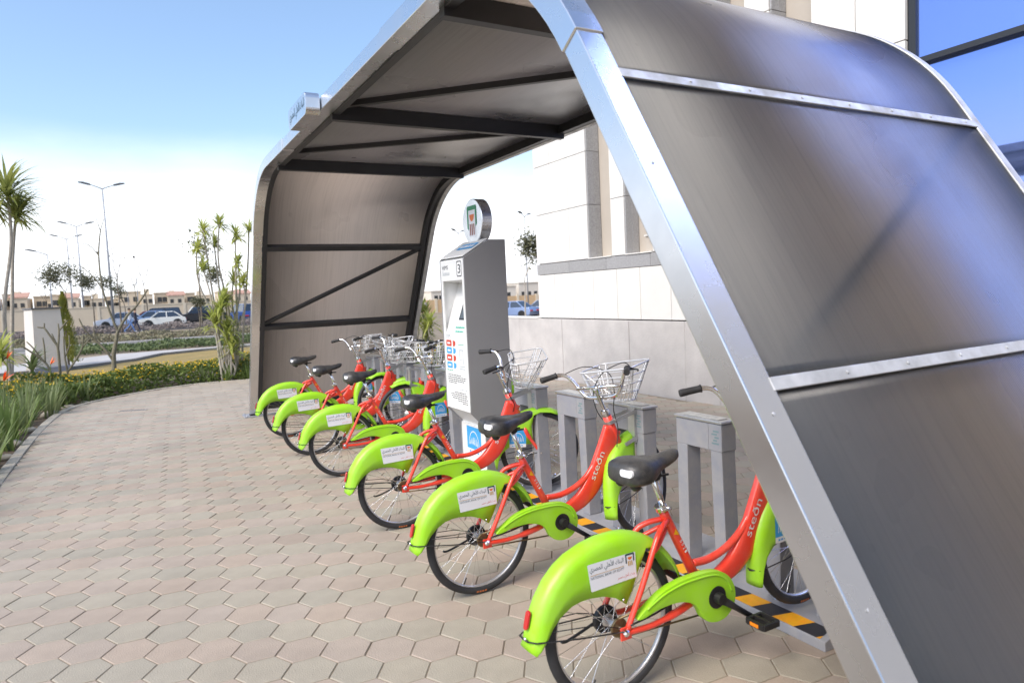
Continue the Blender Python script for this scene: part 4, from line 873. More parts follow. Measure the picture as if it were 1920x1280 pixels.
    hb2 = MB(); T = top + Vector((0.028, 0, 0.012))
    side_ = lambda s_: [(T.x - 0.135, 0.300 * s_, T.z + 0.078), (T.x - 0.080, 0.268 * s_, T.z + 0.092), (T.x - 0.030, 0.222 * s_, T.z + 0.090), (T.x + 0.000, 0.180 * s_, T.z + 0.045), (T.x + 0.012, 0.140 * s_, T.z - 0.020), (T.x + 0.018, 0.100 * s_, T.z - 0.055)]
    pth = side_(1) + [(T.x + 0.018, 0, T.z - 0.062)] + list(reversed(side_(-1))); hb2.tube(crom(pth, 6), 0.0112, 10)
    hb2.tube([(T.x + 0.004, 0.160, T.z), (T.x, 0, T.z), (T.x + 0.004, -0.160, T.z)], 0.0112, 10); ho = hb2.build('handlebar', M_chrome, bk); steer.append(ho)
    for s_ in (-1, 1):
        gp = MB(); e0 = Vector((T.x - 0.150, 0.306 * s_, T.z + 0.075)); e1 = Vector((T.x - 0.062, 0.255 * s_, T.z + 0.093)); gp.tube([e0, e0.lerp(e1, .08), e0.lerp(e1, .5), e0.lerp(e1, .92), e1], [0.0165, 0.0185, 0.017, 0.0165, 0.020], 12); gp.build('grip', M_rubber, ho)
        lv = MB(); l0 = Vector((T.x - 0.045, 0.240 * s_, T.z + 0.094)); lv.tube([l0, l0 + Vector((0.035, 0.01 * s_, -0.006))], 0.009, 8); lv.tube(crom([l0 + Vector((0.035, 0.0, -0.006)), l0 + Vector((0.030, 0.035 * s_, -0.010)), l0 + Vector((-0.01, 0.078 * s_, -0.012)), l0 + Vector((-0.045, 0.10 * s_, -0.016))], 4), 0.0052, 8); lv.build('brake_lever', M_black, ho)
    # basket of silver wire
    bt = MB(); bc = Vector((T.x + 0.040, 0, T.z - 0.100)); tz, bz = 0.185, 0.0
    def ring(t, n=28):
        x0, x1 = 0.020 + 0.03 * (1 - t), 0.175 + 0.105 * t; hw = 0.125 + 0.062 * t; o_ = []
        for a, b in rrect(x0, x1, -hw, hw, 0.045, 5): o_.append(bc + Vector((a, b, t * tz + 0.035 * t * (a / 0.25))))
        return o_
    for t, r_ in ((1.0, 0.0058), (0.75, 0.0036), (0.5, 0.0036), (0.25, 0.0036), (0.0, 0.0042)): bt.tube(ring(t), r_, 6, closed=True)
    r1_, r0_ = ring(1.0), ring(0.0)
    def on_ring(rg, a):
        cx_ = sum(p.x for p in rg) / len(rg); best = max(rg, key=lambda p: math.cos(math.atan2(p.y, p.x - cx_) - a)); return best
    for q in range(36):
        a = 2 * math.pi * q / 36; p, p0 = on_ring(r1_, a), on_ring(r0_, a); mid = p.lerp(p0, .5) + Vector((0, 0, -0.004)); bt.tube([p, mid, p0], 0.0034, 5, caps=False)
    for q in range(7):
        y = -0.11 + 0.22 * q / 6; bt.tube([bc + Vector((0.05, y, 0)), bc + Vector((0.175, y, 0))], 0.0022, 5, caps=False)
    for q in range(4):
        x = 0.06 + 0.105 * q / 3; bt.tube([bc + Vector((x, -0.124, 0)), bc + Vector((x, 0.124, 0))], 0.0022, 5, caps=False)
    bt.tube([T + Vector((0, 0.05, 0)), bc + Vector((0.05, 0.05, 0.02))], 0.005, 6); bt.tube([T + Vector((0, -0.05, 0)), bc + Vector((0.05, -0.05, 0.02))], 0.005, 6)
    steer.append(bt.build('basket', M_wire, bk, recalc=False))
    cb = MB()
    for s_ in (-1, 1): cb.tube(crom([(T.x - 0.008, 0.245 * s_, T.z + 0.092), (T.x + 0.075, 0.14 * s_, T.z + 0.125), (T.x + 0.085, -0.02 * s_, T.z + 0.075), (T.x + 0.045, -0.075 * s_, T.z - 0.03), (T.x + 0.035, -0.060 * s_, T.z - 0.14), (HT.x + 0.05, -0.036 * s_, HT.z - 0.09), (HT.x + 0.02, -0.032 * s_, HT.z - 0.20)], 7), 0.0030, 6)
    steer.append(cb.build('cable', M_black, bk))
    # docking bracket
    br = MB()
    for z_, x_ in ((0.815, 0.885), (0.655, 0.955)):
        br.lathe([(0.031, -0.010), (0.031, 0.010)], 16, (x_, 0, z_), HT - HB)
        for s_ in (-1, 1): br.bar((x_ - 0.02, 0.033 * s_, z_ - 0.004), (1.075, 0.033 * s_, z_ + 0.045), 0.005, 0.022)
        br.lathe([(0.007, -0.042), (0.007, 0.042)], 8, (x_ + 0.02, 0, z_ + 0.01), (0, 1, 0))
    br.box(1.048, 1.066, -0.03, 0.03, 0.665, 0.875); br.build('dock_bracket', M_alu, bk)
    return bk, steer
STICK_ME = bank_sticker(-1)
BLUE_ME = blue_sticker(lambda a, b, l: (FA.x - 0.235 + 0.125 * a, -0.0458 - 0.0006 * l, FA.z + 0.040 + 0.135 * b))
bike0, steer0 = make_bike(); btree = tree_of(bike0); steer_names = {o.data.name for o in steer0}
def steer_matrix(a):
    ax_ = (HT - HB).normalized(); return Matrix.Translation(HB) @ Matrix.Rotation(a, 4, ax_) @ Matrix.Translation(-HB)
BIKES = [((1.545, 2.08), 0, 2, 'nearest lime green and red hire bicycle, its handlebar hidden by the shelter leg'),
         ((1.545, 3.23), 0, 20, 'second nearest lime green and red hire bicycle with handlebar turned left'),
         ((1.560, 4.47), -2, -24, 'third nearest lime green and red hire bicycle in front of the kiosk'),
         ((1.610, 6.14), -2, 10, 'fourth lime green and red hire bicycle, first beyond the kiosk'),
         ((1.580, 7.22), 0, -28, 'fifth lime green and red hire bicycle, second beyond the kiosk'),
         ((1.590, 8.37), 0, 12, 'farthest lime green and red hire bicycle beside the brown far panel'),
         ((3.560, 6.70), 180, -10, 'lime green and red hire bicycle docked from the back, just behind the kiosk'),
         ((3.640, 7.84), 180, 14, 'lime green and red hire bicycle docked from the back, nearest the far panel')]
for q, ((x, y), rz, st_, lb) in enumerate(BIKES):
    o = bike0 if q == 0 else copy_tree(bike0, None, btree)
    o.location = (x, y, 0); o.rotation_euler = (R((0, .6, -.9, .8, -.5, 1.0, .4, -.6)[q]), 0, R(rz)); tag(o, lb, 'bicycle', 'hire bicycles in the docks')
    up_ = Vector((-0.07, 0, 0.197)).normalized() * (0.0, 0.008, -0.016, 0.012, -0.006, 0.018, 0.02, -0.01)[q]
    for ch in kids(o):
        if ch.name.split('.')[0] in ('saddle', 'seat_post'): ch.location = up_
        if ch.data and ch.data.name in steer_names: ch.matrix_local = steer_matrix(R(st_))

# ================================================================== PLANTING
M_strap = leafmat('grey_green_strap_leaf', (0.25, 0.29, 0.13), (0.14, 0.19, 0.075), 0.4)
M_strap2 = leafmat('fresh_green_strap_leaf', (0.21, 0.28, 0.075), (0.10, 0.16, 0.045), 0.38)
M_drac = leafmat('yellow_green_variegated_leaf', (0.60, 0.60, 0.18), (0.30, 0.38, 0.08), 0.45)
M_drac2 = leafmat('olive_green_leaf', (0.44, 0.45, 0.14), (0.20, 0.25, 0.07), 0.42)
M_stem = mat('pale_grey_bark', (0.47, 0.43, 0.37), 0.9, col2=(0.32, 0.285, 0.235), vscale=14, bump=0.4, bscale=50)
M_bark = mat('brown_bark', (0.19, 0.155, 0.115), 0.9, col2=(0.11, 0.085, 0.06), vscale=14, bump=0.4, bscale=50)
M_plum = mat('grey_green_bark', (0.22, 0.20, 0.135), 0.85, col2=(0.13, 0.115, 0.08), vscale=10, bump=0.3, bscale=60)
M_leaf = leafmat('dull_tree_leaf', (0.17, 0.17, 0.09), (0.10, 0.10, 0.055), 0.3)
M_hedge = leafmat('dark_hedge_leaf', (0.19, 0.25, 0.06), (0.085, 0.13, 0.035), 0.38)
M_flower = leafmat('yellow_petal', (0.75, 0.52, 0.02), (0.62, 0.38, 0.01), 0.3)
M_bop = mat('orange_petal', (0.85, 0.16, 0.015), 0.5, var=0.15)
M_con = leafmat('golden_conifer', (0.34, 0.32, 0.05), (0.09, 0.13, 0.035), 0.3)
rnd = random.Random(11)
def blade(mb, p, az, el, l, w_, droop, seg=4, fold=0.0):
    p = Vector(p); s_ = Vector((-math.sin(az), math.cos(az), 0)); rows_ = []
    for k in range(seg + 1):
        t = k / seg; ww = w_ * (0.55 + 0.9 * t if t < 0.5 else 2.0 * (1 - t) * 0.98 + 0.02); rows_.append([p - s_ * ww / 2, p + s_ * ww / 2])
        e = el - droop * t; p = p + Vector((math.cos(az) * math.cos(e), math.sin(az) * math.cos(e), math.sin(e))) * (l / seg)
    mb.grid(rows_)
def rosette(mb, c, n, l, w_, lo=-35, hi=85, bias=None, r_=rnd):
    for k in range(n):
        az = r_.uniform(0, 2 * math.pi)
        if bias is not None and r_.random() < 0.45: az = r_.gauss(bias, 0.7)
        el = R(lo + (hi - lo) * (r_.random() ** 0.8)); blade(mb, (c[0], c[1], c[2] + r_.uniform(-0.5, 0.12) * l * 0.6), az, el, l * r_.uniform(0.75, 1.1), w_ * r_.uniform(0.8, 1.15), r_.uniform(0.5, 1.3), 4)
# ---- strap-leaf clumps in the bed beside the kerb
def clump(n, h, seed, m):
    r_ = random.Random(seed); mb = MB().g(0, True)
    for k in range(n):
        a = r_.uniform(0, 6.283); q = r_.uniform(0, 0.09); blade(mb, (q * math.cos(a), q * math.sin(a), -0.03), a + r_.gauss(0, 0.5), R(r_.uniform(62, 90)), h * r_.uniform(0.6, 1.1), r_.uniform(0.022, 0.040), r_.uniform(0.1, 0.75), 5)
    return mb.mesh('strap_leaves', m, recalc=False)
CL = [clump(22, 0.62, 30 + k, M_strap if k % 3 else M_strap2) for k in range(7)]
n_cl = 0
for row, (dx, st_) in enumerate(((0.26, 0.30), (0.55, 0.33), (0.88, 0.36), (1.25, 0.42), (1.7, 0.5))):
    for p, p1 in zip(resample(ECURVE, st_), resample(ECURVE, st_)[1:]):
        d = (p1 - p).normalized(); nn = Vector((-d.y, d.x, 0)); q = p + nn * (dx + rnd.gauss(0, 0.06)) + d * rnd.gauss(0, 0.08)
        if not (6.2 < q.y < 14.6 and q.x < -0.75) and not (3.0 > q.x > 1.25 and q.y > 15.5 and row < 3): continue
        if rnd.random() < 0.06: continue
        o = bpy.data.objects.new('strap_leaf_plant', CL[rnd.randrange(7)]); C.objects.link(o); o.location = (q.x, q.y, -0.03); o.rotation_euler = (0, 0, rnd.uniform(0, 6.28)); s_ = rnd.uniform(0.8, 1.15) * (1.0 if q.y < 14.7 else 0.8); o.scale = (s_, s_, s_)
        far_ = q.y > 15.0
        tag(o, 'clump of upright strap leaves under the pale palms by the far shelter leg' if far_ else 'clump of upright grey-green strap leaves in the bed along the curved kerb', 'plant', 'strap leaf plants near the far shelter leg' if far_ else 'strap leaf plants along the kerb'); n_cl += 1
for q, (x, y, h) in enumerate(((-1.70, 11.2, 0.86), (-1.52, 10.9, 0.80), (-1.80, 13.5, 0.95), (-1.35, 14.9, 0.72))):
    e = empty('crane_flower', (x, y, -0.04)); tag(e, ('orange crane flower at the left edge of the picture', 'orange crane flower just right of the leftmost one', 'small orange crane flower behind the strap leaves', 'reddish crane flower at the foot of the pale pillar')[q], 'flower', 'orange crane flowers in the bed')
    MB().tube(crom([(0, 0, 0), (0.02, 0.0, h * 0.5), (0.05, 0.02, h)], 4), 0.008, 6).build('stalk', M_strap, e)
    fl = MB().g(0, True)
    for k in range(7): blade(fl, (0.05, 0.02, h), rnd.uniform(-1.2, 1.2), R(rnd.uniform(20, 85)), 0.15, 0.035, 0.3, 3)
    fl.build('petals', M_bop, e, recalc=False)
# ---- kerb-side stones
M_rock = mat('pale_stone', (0.42, 0.38, 0.31), 0.9, col2=(0.27, 0.24, 0.19), vscale=8, bump=0.6, bscale=25)
for q, (x, y, s_) in enumerate(((-1.36, 8.4, 0.06), (-1.34, 9.6, 0.07), (-1.37, 10.5, 0.10), (-1.33, 11.6, 0.08), (-1.20, 13.1, 0.12), (-1.02, 13.9, 0.09), (-0.80, 14.35, 0.07))):
    mb = MB(); mb.ball((0, 0, 0), s_, 9, 6, (1.3, 0.9, 0.6)); mb.v = [(a * rnd.uniform(.85, 1.15), b * rnd.uniform(.85, 1.15), c * rnd.uniform(.85, 1.15)) for a, b, c in mb.v]
    o = mb.build('stone', M_rock, loc=(x, y, -0.02)); o.rotation_euler = (0, 0, rnd.uniform(0, 6)); tag(o, ('nearest', 'second nearest', 'third nearest', 'fourth nearest', 'third farthest', 'second farthest', 'farthest')[q] + ' of the small pale stones along the outside of the kerb', 'stone', 'pale stones along the kerb')
# ---- yellow daisy hedge beyond the paving
hd = MB().g(0, True); fl = MB().g(0, True)
def hedge_depth(t): return 1.7
HC = [p for p in resample(ECURVE, 0.05) if (p.y > 14.05 or p.x > -0.9) and p.x < 6.4]
for k in range(26000):
    i = rnd.randrange(len(HC) - 1); d = (HC[i + 1] - HC[i]).normalized(); nn = Vector((-d.y, d.x, 0)); t = rnd.random(); w_ = 0.16 + 1.75 * t
    h = 0.42 * min(1, (t / 0.10) ** 0.5) * (0.82 + 0.3 * math.sin(i * 0.11) * math.cos(i * 0.047 + t * 6) + 0.12 * math.sin(i * 0.31 + 9 * t) + 0.10 * math.sin(i * 0.83 + 21 * t)); top_ = rnd.random() < 0.75
    z = h * (1 - 0.25 * rnd.random() ** 2) if top_ else h * rnd.random(); p = HC[i] + nn * w_ + Vector((rnd.gauss(0, .03), rnd.gauss(0, .03), z - 0.04))
    fp = rnd.random() < (0.11 if HC[i].x < 0 else 0.20) * (0.35 + 2.2 * t)
    if fp and z > h * 0.8:
        r_ = rnd.uniform(0.014, 0.024); nrm = Vector((rnd.gauss(0, .5), rnd.gauss(-.35, .5), 1)).normalized(); a = nrm.orthogonal().normalized(); b = nrm.cross(a); p.z += 0.03
        fl.poly([p + (a * math.cos(q * 1.0472) + b * math.sin(q * 1.0472)) * r_ for q in range(6)])
    else:
        l_ = rnd.uniform(0.03, 0.06); a = Vector((rnd.gauss(0, 1), rnd.gauss(0, 1), rnd.gauss(0.5, .6))).normalized(); b = a.cross(Vector((rnd.gauss(0, 1), rnd.gauss(0, 1), rnd.gauss(0, 1)))).normalized()
        hd.poly([p - a * l_, p + b * l_ * .45, p + a * l_, p - b * l_ * .45])
ho = hd.build('daisy_hedge', M_hedge, recalc=False); tag(ho, 'low hedge with yellow daisies along the far curved kerb', 'hedge', kind='stuff'); fl.build('blossom', M_flower, ho, recalc=False)['kind'] = 'stuff'
# ---- bare-stemmed dracaenas
def dracaena(base, tops, lsz, label, group, mt, bias=None, nl=60):
    e = empty('dracaena', (base[0], base[1], -0.05)); tag(e, label, 'palm plant', group); nl = int(nl * 1.35)
    for q, (x, y, z) in enumerate(tops):
        j = rnd.uniform(-.12, .12); p = crom([(rnd.gauss(0, .03), rnd.gauss(0, .03), 0), ((x - base[0]) * 0.25 + j, (y - base[1]) * 0.3, z * 0.4), ((x - base[0]) * 0.75 - j * .6, (y - base[1]) * 0.7, z * 0.75), (x - base[0], y - base[1], z)], 5)
        MB().tube(p, [0.026 - 0.012 * k / (len(p) - 1) for k in range(len(p))] if z < 3.5 else [0.042 - 0.017 * k / (len(p) - 1) for k in range(len(p))], 7).build('stem', M_stem, e)
        mb = MB().g(0, True); rosette(mb, (x - base[0], y - base[1], z), nl, lsz * rnd.uniform(.85, 1.1), min(lsz * 0.095, 0.05), lo=-22, hi=88, bias=bias); mb.build('leaf_crown', mt, e, recalc=False)
GL = 'tall bare-stemmed palms at the left edge'
dracaena((-2.15, 16.9), [(-1.93, 17.0, 4.15)], 0.78, 'tall palm plant at the left edge with the highest windswept crown', GL, M_drac2, 0.1, 85)
dracaena((-2.25, 17.3), [(-1.85, 17.3, 3.72)], 0.76, 'tall palm plant at the left edge with the lower windswept crown', GL, M_drac2, 0.0, 85)
dracaena((-2.45, 16.8), [(-2.20, 16.9, 3.85)], 0.66, 'tall palm plant cut off by the left edge of the picture', GL, M_drac2, 0.2, 70)
dracaena((-2.30, 15.6), [(-2.12, 15.6, 0.95)], 0.55, 'low spiky yellow-green palm plant at the left edge', GL, M_drac, None, 60)
dracaena((-1.95, 16.1), [(-1.72, 16.2, 0.62)], 0.60, 'low dark green spiky palm plant in front of the pale pillar', GL, M_strap, 0.0, 40)
GC_ = 'pale bare-stemmed palms beside the far shelter leg'
CT = [((1.70, 15.9), [(1.52, 16.0, 3.28)]), ((1.82, 16.1), [(1.85, 16.0, 3.40)]), ((2.00, 16.0), [(2.16, 16.0, 3.15)]), ((2.15, 16.2), [(2.48, 16.2, 3.32)]), ((1.62, 16.2), [(1.37, 16.0, 2.88)]), ((1.84, 16.2), [(1.74, 16.2, 2.98)]),
      ((1.74, 15.8), [(1.45, 15.9, 2.46)]), ((2.02, 16.2), [(2.16, 16.0, 2.55)]), ((2.04, 16.0), [(2.23, 15.9, 2.16)]), ((1.86, 15.9), [(1.84, 15.9, 1.80)]), ((2.0, 16.1), [(2.06, 16.1, 2.2)])]
ORD = ['highest', 'second highest', 'third highest', 'fourth highest', 'fifth highest', 'sixth highest', 'fifth lowest', 'fourth lowest', 'third lowest', 'second lowest', 'lowest']
for q, (b_, t_) in enumerate(sorted(CT, key=lambda c: -c[1][0][2])): dracaena(b_, t_, 0.36, 'slender palm by the far shelter leg, its yellow-green tuft the ' + ORD[q] + ' of the clump', GC_, M_drac, 0.3, 60)
dracaena((1.80, 15.75), [(1.72, 15.75, 1.62), (1.56, 15.7, 1.32), (1.80, 15.7, 1.05), (1.86, 15.72, 0.72)], 0.46, 'bushy yellow-green palm with low leaf tufts beside the far shelter leg', GC_, M_drac, 0.2, 60)
for q, (x, y, z) in enumerate(((5.55, 14.6, 1.95), (5.85, 15.2, 1.75), (5.98, 14.5, 1.05), (5.70, 15.6, 2.15), (5.30, 15.0, 1.45), (6.15, 15.4, 1.35))):
    dracaena((x + 0.05, y), [(x, y, z)] + ([(x + .1, y, z * .6)] if q % 2 else []), 0.42, ('third', 'fourth', 'lowest', 'highest', 'second lowest but one', 'second lowest')[q] .replace('third', 'second highest').replace('fourth', 'third highest').replace('second lowest but one', 'third lowest') + ' yellow-green palm between the shelter leg and the kiosk', 'palms seen between shelter leg and kiosk', M_drac, None, 55)
e = empty('dark_palm', (6.05, 14.9, -0.05)); tag(e, 'tall dark green spiky plant close to the left side of the kiosk', 'palm plant'); mb = MB().g(0, True)
for k in range(9): rosette(mb, (0.0, 0, 0.35 + 0.13 * k), 14, 0.42, 0.045, 5, 70)
MB().tube([(0, 0, 0), (0, 0, 1.5)], 0.03, 7).build('stem', M_stem, e); mb.build('leaf_crown', M_drac2, e, recalc=False)
# ---- bare frangipani shrubs: thick forked branches
def fork_tree(name, base, segs, r0, m, label, cat, group=None, tips=0):
    e = empty(name, (base[0], base[1], -0.05)); tag(e, label, cat, group)
    for q, (pts, ra, rb) in enumerate(segs):
        p = crom(pts, 5); MB().tube(p, [ra + (rb - ra) * k / (len(p) - 1) for k in range(len(p))], 8).build('branch' if q else 'trunk', m, e)
    return e
fork_tree('frangipani', (-0.42, 19.4), [([(0, 0, 0), (0.02, 0, .35), (0.04, 0, .62), (0.12, 0, 0.95), (0.17, 0, 1.15), (0.40, 0.05, 1.52), (0.62, .1, 1.75), (0.90, 0.1, 2.15)], 0.06, 0.018), ([(0.03, 0, .38), (-0.12, 0, 0.68), (-0.32, .05, 0.95), (-0.52, 0, 1.22), (-0.62, 0, 1.50)], 0.03, 0.014), ([(-0.32, .05, .95), (-0.34, 0, 1.25)], 0.016, 0.012),
           ([(0.17, 0, 1.15), (0.06, 0, 1.5), (-0.08, 0, 2.2), (-0.10, 0.1, 3.0), (-.02, .1, 3.6)], 0.03, 0.012), ([(-0.08, 0, 2.2), (-.3, 0, 2.55), (-.55, .1, 2.8)], 0.013, 0.006), ([(-.1, .1, 3.0), (-.28, .1, 3.25), (-.5, .1, 3.3)], .010, .005), ([(-.02, .1, 3.6), (.08, .1, 3.9)], .009, .004), ([(-.02, .1, 3.6), (-.1, .1, 3.95)], .009, .004), ([(.62, .1, 1.75), (.60, .1, 2.2), (.5, .1, 2.6)], .010, .005), ([(.60, .1, 2.2), (.75, .1, 2.6)], .008, .004)],
           0.05, M_plum, 'bare crooked frangipani tree with a forked trunk rising from the yellow daisies', 'tree')
fork_tree('frangipani', (-1.25, 16.0), [([(0, 0, 0), (0.0, 0, .5), (0.0, 0, 0.95), (-.05, 0, 1.1), (-0.19, 0, 1.38)], 0.028, 0.017), ([(-.19, 0, 1.38), (-.30, 0, 1.40)], .016, .012), ([(-.19, 0, 1.38), (-.18, 0, 1.47)], .014, .011), ([(0, 0, .95), (0.04, 0, 1.25), (0.04, 0, 1.45)], 0.02, 0.013), ([(0.04, 0, 1.3), (0.2, 0, 1.5)], .015, .012), ([(0.0, 0, 1.0), (-.06, 0, 1.2), (-.08, 0, 1.26)], .014, .010)], 0.03, M_plum, 'bare frangipani shrub with forked tips in front of the pillar', 'shrub', 'bare frangipani shrubs by the pillar')
fork_tree('frangipani', (-1.12, 16.0), [([(0, 0, 0), (-0.01, 0, .5), (-0.03, 0, 0.8), (-.02, 0, 1.2)], 0.022, 0.012), ([(0, 0, .5), (0.15, 0, .72), (.27, 0, .95), (.31, 0, 1.22)], 0.02, 0.012), ([(.27, 0, .95), (.42, 0, 1.12)], .014, .01), ([(-.02, 0, .8), (.06, 0, 1.0), (.07, 0, 1.2)], .015, .01)], 0.03, M_plum, 'bare frangipani shrub with a long arm curving right beside the pillar', 'shrub', 'bare frangipani shrubs by the pillar')
fork_tree('frangipani', (-1.36, 15.8), [([(0.03, 0, 0), (-.03, 0, .5), (-0.10, 0, 0.72), (-.35, 0, 0.98), (-.44, 0, 1.05)], 0.025, 0.013), ([(-.10, 0, .72), (-.09, 0, 1.0), (-.10, 0, 1.2)], 0.017, 0.011), ([(-.12, 0, .74), (-.26, 0, 1.0), (-.36, 0, 1.14)], .015, .01)], 0.03, M_plum, 'bare frangipani shrub with arms spreading left in front of the pillar', 'shrub', 'bare frangipani shrubs by the pillar')
# ---- the rendered pillar
pe = empty('garden_pillar', (-2.13, 23.5, 0), R(22)); tag(pe, 'pale rendered square garden pillar with dark cap left of the lawn', 'pillar')
def taper(b, a0, a1, z0, z1):
    k = b.add([(-a0, -a0, z0), (a0, -a0, z0), (a0, a0, z0), (-a0, a0, z0), (-a1, -a1, z1), (a1, -a1, z1), (a1, a1, z1), (-a1, a1, z1)])
    for q in ((0, 3, 2, 1), (4, 5, 6, 7), (0, 1, 5, 4), (1, 2, 6, 5), (2, 3, 7, 6), (3, 0, 4, 7)): b.face([k + i for i in q])
    return b
taper(MB(), 0.40, 0.345, 0.09, 1.73).build('shaft', mat('pale_render', (0.60, 0.57, 0.53), 0.85, var=0.05, vscale=2, bump=0.15, bscale=60), pe, bevel=0.006)
taper(MB(), 0.375, 0.375, 1.732, 1.775).build('cap', mat('dark_grey_cap', (0.13, 0.13, 0.135), 0.7), pe, bevel=0.005)
for k, (a, b) in enumerate(((-.45, -.15), (-.15, .15), (.15, .45))):
    for s_ in range(2):
        mb = MB(); (mb.box(a + .003, b - .003, -.46, -.405, -0.06, 0.10) if s_ == 0 else mb.box(.405, .46, a + .003, b - .003, -0.06, 0.10)); mb.build('plinth_tile', mat('blue_shaded_tile', (0.22, 0.24, 0.31), 0.5, var=0.15), pe, bevel=0.004)  # blue of the shaded side put into the tile colour
MB().box(-.404, .404, -.404, .404, -.06, .088).build('plinth', M_kerb, pe)
# ---- golden conifer beside the pillar
ce = empty('conifer_shrub', (-1.76, 25.6, -0.06)); tag(ce, 'narrow golden green conifer standing behind the pillar', 'conifer'); mb = MB().g(0, True)
for k in range(2600):
    t = rnd.random(); z = 0.1 + 2.2 * t; r_ = (0.34 * (1 - t) ** 0.7 + 0.03) * (0.85 + .2 * math.sin(z * 7 + 2.3 * math.sin(z * 3.1))) * math.sqrt(rnd.uniform(.3, 1.25)); a = rnd.uniform(0, 6.283); p = Vector((r_ * math.cos(a), r_ * math.sin(a), z)); u = Vector((math.cos(a) * .5, math.sin(a) * .5, 1)).normalized(); v_ = Vector((-math.sin(a), math.cos(a), 0)); l_ = rnd.uniform(.04, .09)
    mb.poly([p - v_ * l_ * .3, p + u * l_, p + v_ * l_ * .3, p - u * l_ * .4])
mb.build('crown', M_con, ce, recalc=False); MB().tube([(0, 0, 0), (0, 0, 1.2)], 0.04, 7).build('trunk', M_bark, ce)
# ---- small street trees, some leafless
def tree(name, base, h, spread, seed, leaves, lsz, label, group=None, bare=False, m=None, tr=0.05, z0=-0.06, fork=0.45):
    r_ = random.Random(seed); e = empty(name, (base[0], base[1], z0)); tag(e, label, 'tree', group); tips = []; tb = MB()
    def grow(p, d, l, ra, depth):
        q = p + d * l; mid = p.lerp(q, .5) + Vector((r_.gauss(0, .04), r_.gauss(0, .04), 0)) * l; tb.tube([p, mid, q], [ra, ra * .85, ra * .68], 6 if depth < 2 else 5, caps=False)
        if depth > 1: tips.append((mid, q))
        if depth >= (5 if bare else 4): return
        for k in range(r_.choice((2, 2, 3)) if depth < 4 else 2):
            a = r_.uniform(0, 6.283); sp = spread * r_.uniform(.5, 1.1); nd = (d + Vector((math.cos(a) * sp, math.sin(a) * sp, r_.uniform(-.05, .35)))).normalized(); grow(q, nd, l * r_.uniform(.62, .82), ra * .66, depth + 1)
    k0 = len(tb.v); grow(Vector((0, 0, h * fork)), Vector((r_.gauss(0, .06), r_.gauss(0, .06), 1)).normalized(), h * .20, tr * .75, 0)
    mxz = max(v[2] for v in tb.v); sc_ = (h - h * fork) / (mxz - h * fork)
    fx = lambda p: Vector((p[0], p[1], h * fork + (p[2] - h * fork) * sc_)); tb.v = [tuple(fx(v)) for v in tb.v]
    tk = MB().tube(crom([(0, 0, 0), (r_.gauss(0, .03), 0, h * fork * .5), (0, 0, h * fork)], 4), [tr * (1 - .25 * k / 8) for k in range(9)], 8); tk.build('trunk', m or M_bark, e); tb.build('branches', m or M_bark, e, recalc=False)
    if leaves:
        lb_ = MB().g(0, True)
        for k in range(leaves):
            a, b = r_.choice(tips); p = fx(a.lerp(b, r_.uniform(.3, 1.1))) + Vector((r_.gauss(0, 1), r_.gauss(0, 1), r_.gauss(0, 1))) * h * .06; u = Vector((r_.gauss(0, 1), r_.gauss(0, 1), r_.gauss(0, 1))).normalized(); v_ = u.orthogonal().normalized(); l_ = lsz * r_.uniform(.6, 1.2)
            lb_.poly([p - u * l_, p + v_ * l_ * .5, p + u * l_, p - v_ * l_ * .5])
        lb_.build('crown', M_leaf, e, recalc=False)
    return e
GT = 'young street trees beyond the lawn'
tree('street_tree', (-3.9, 60), 5.0, 1.15, 3, 1300, 0.10, 'young dark-leaved tree above the pillar between two lamp posts', GT, fork=.40)
tree('street_tree', (-2.3, 62), 4.3, 1.1, 4, 900, 0.10, 'young dark-leaved tree just left of the tall double lamp post', GT, fork=.42)
tree('street_tree', (-0.2, 66), 3.6, 0.8, 5, 300, .11, 'thin small-leaved tree just right of the tall double lamp post', GT, fork=.42)
tree('street_tree', (5.1, 60), 7.4, 0.62, 8, 300, .14, 'tall sparse tree left of the palm clump', GT, fork=.45, tr=.07)
tree('street_tree', (7.0, 63), 4.8, 0.8, 9, 450, .13, 'leafy tree partly behind the palm clump', GT, fork=.4)
tree('street_tree', (4.3, 52), 2.2, 0.9, 10, 350, .09, 'low yellowish small tree in front of the parked cars', GT, fork=.4)
tree('bare_tree', (1.5, 70), 6.1, 0.55, 12, 0, 0, 'leafless tree with fine twigs behind the white car', GT, bare=True, fork=.45, tr=.06)
tree('bare_tree', (-0.5, 58), 6.8, 0.5, 13, 0, 0, 'tall leafless tree beside the walking people', GT, bare=True, fork=.4, tr=.06)
tree('bare_tree', (-6.0, 70), 3.6, 0.5, 14, 0, 0, 'leafless sapling at the left behind the palm stems', GT, bare=True, fork=.35, tr=.05)
tree('street_tree', (22.6, 38.5), 5.6, 0.62, 15, 1700, .13, 'young leafy tree standing between the kiosk and the white building', None, fork=.30, tr=.06, z0=-.55, m=M_stem)
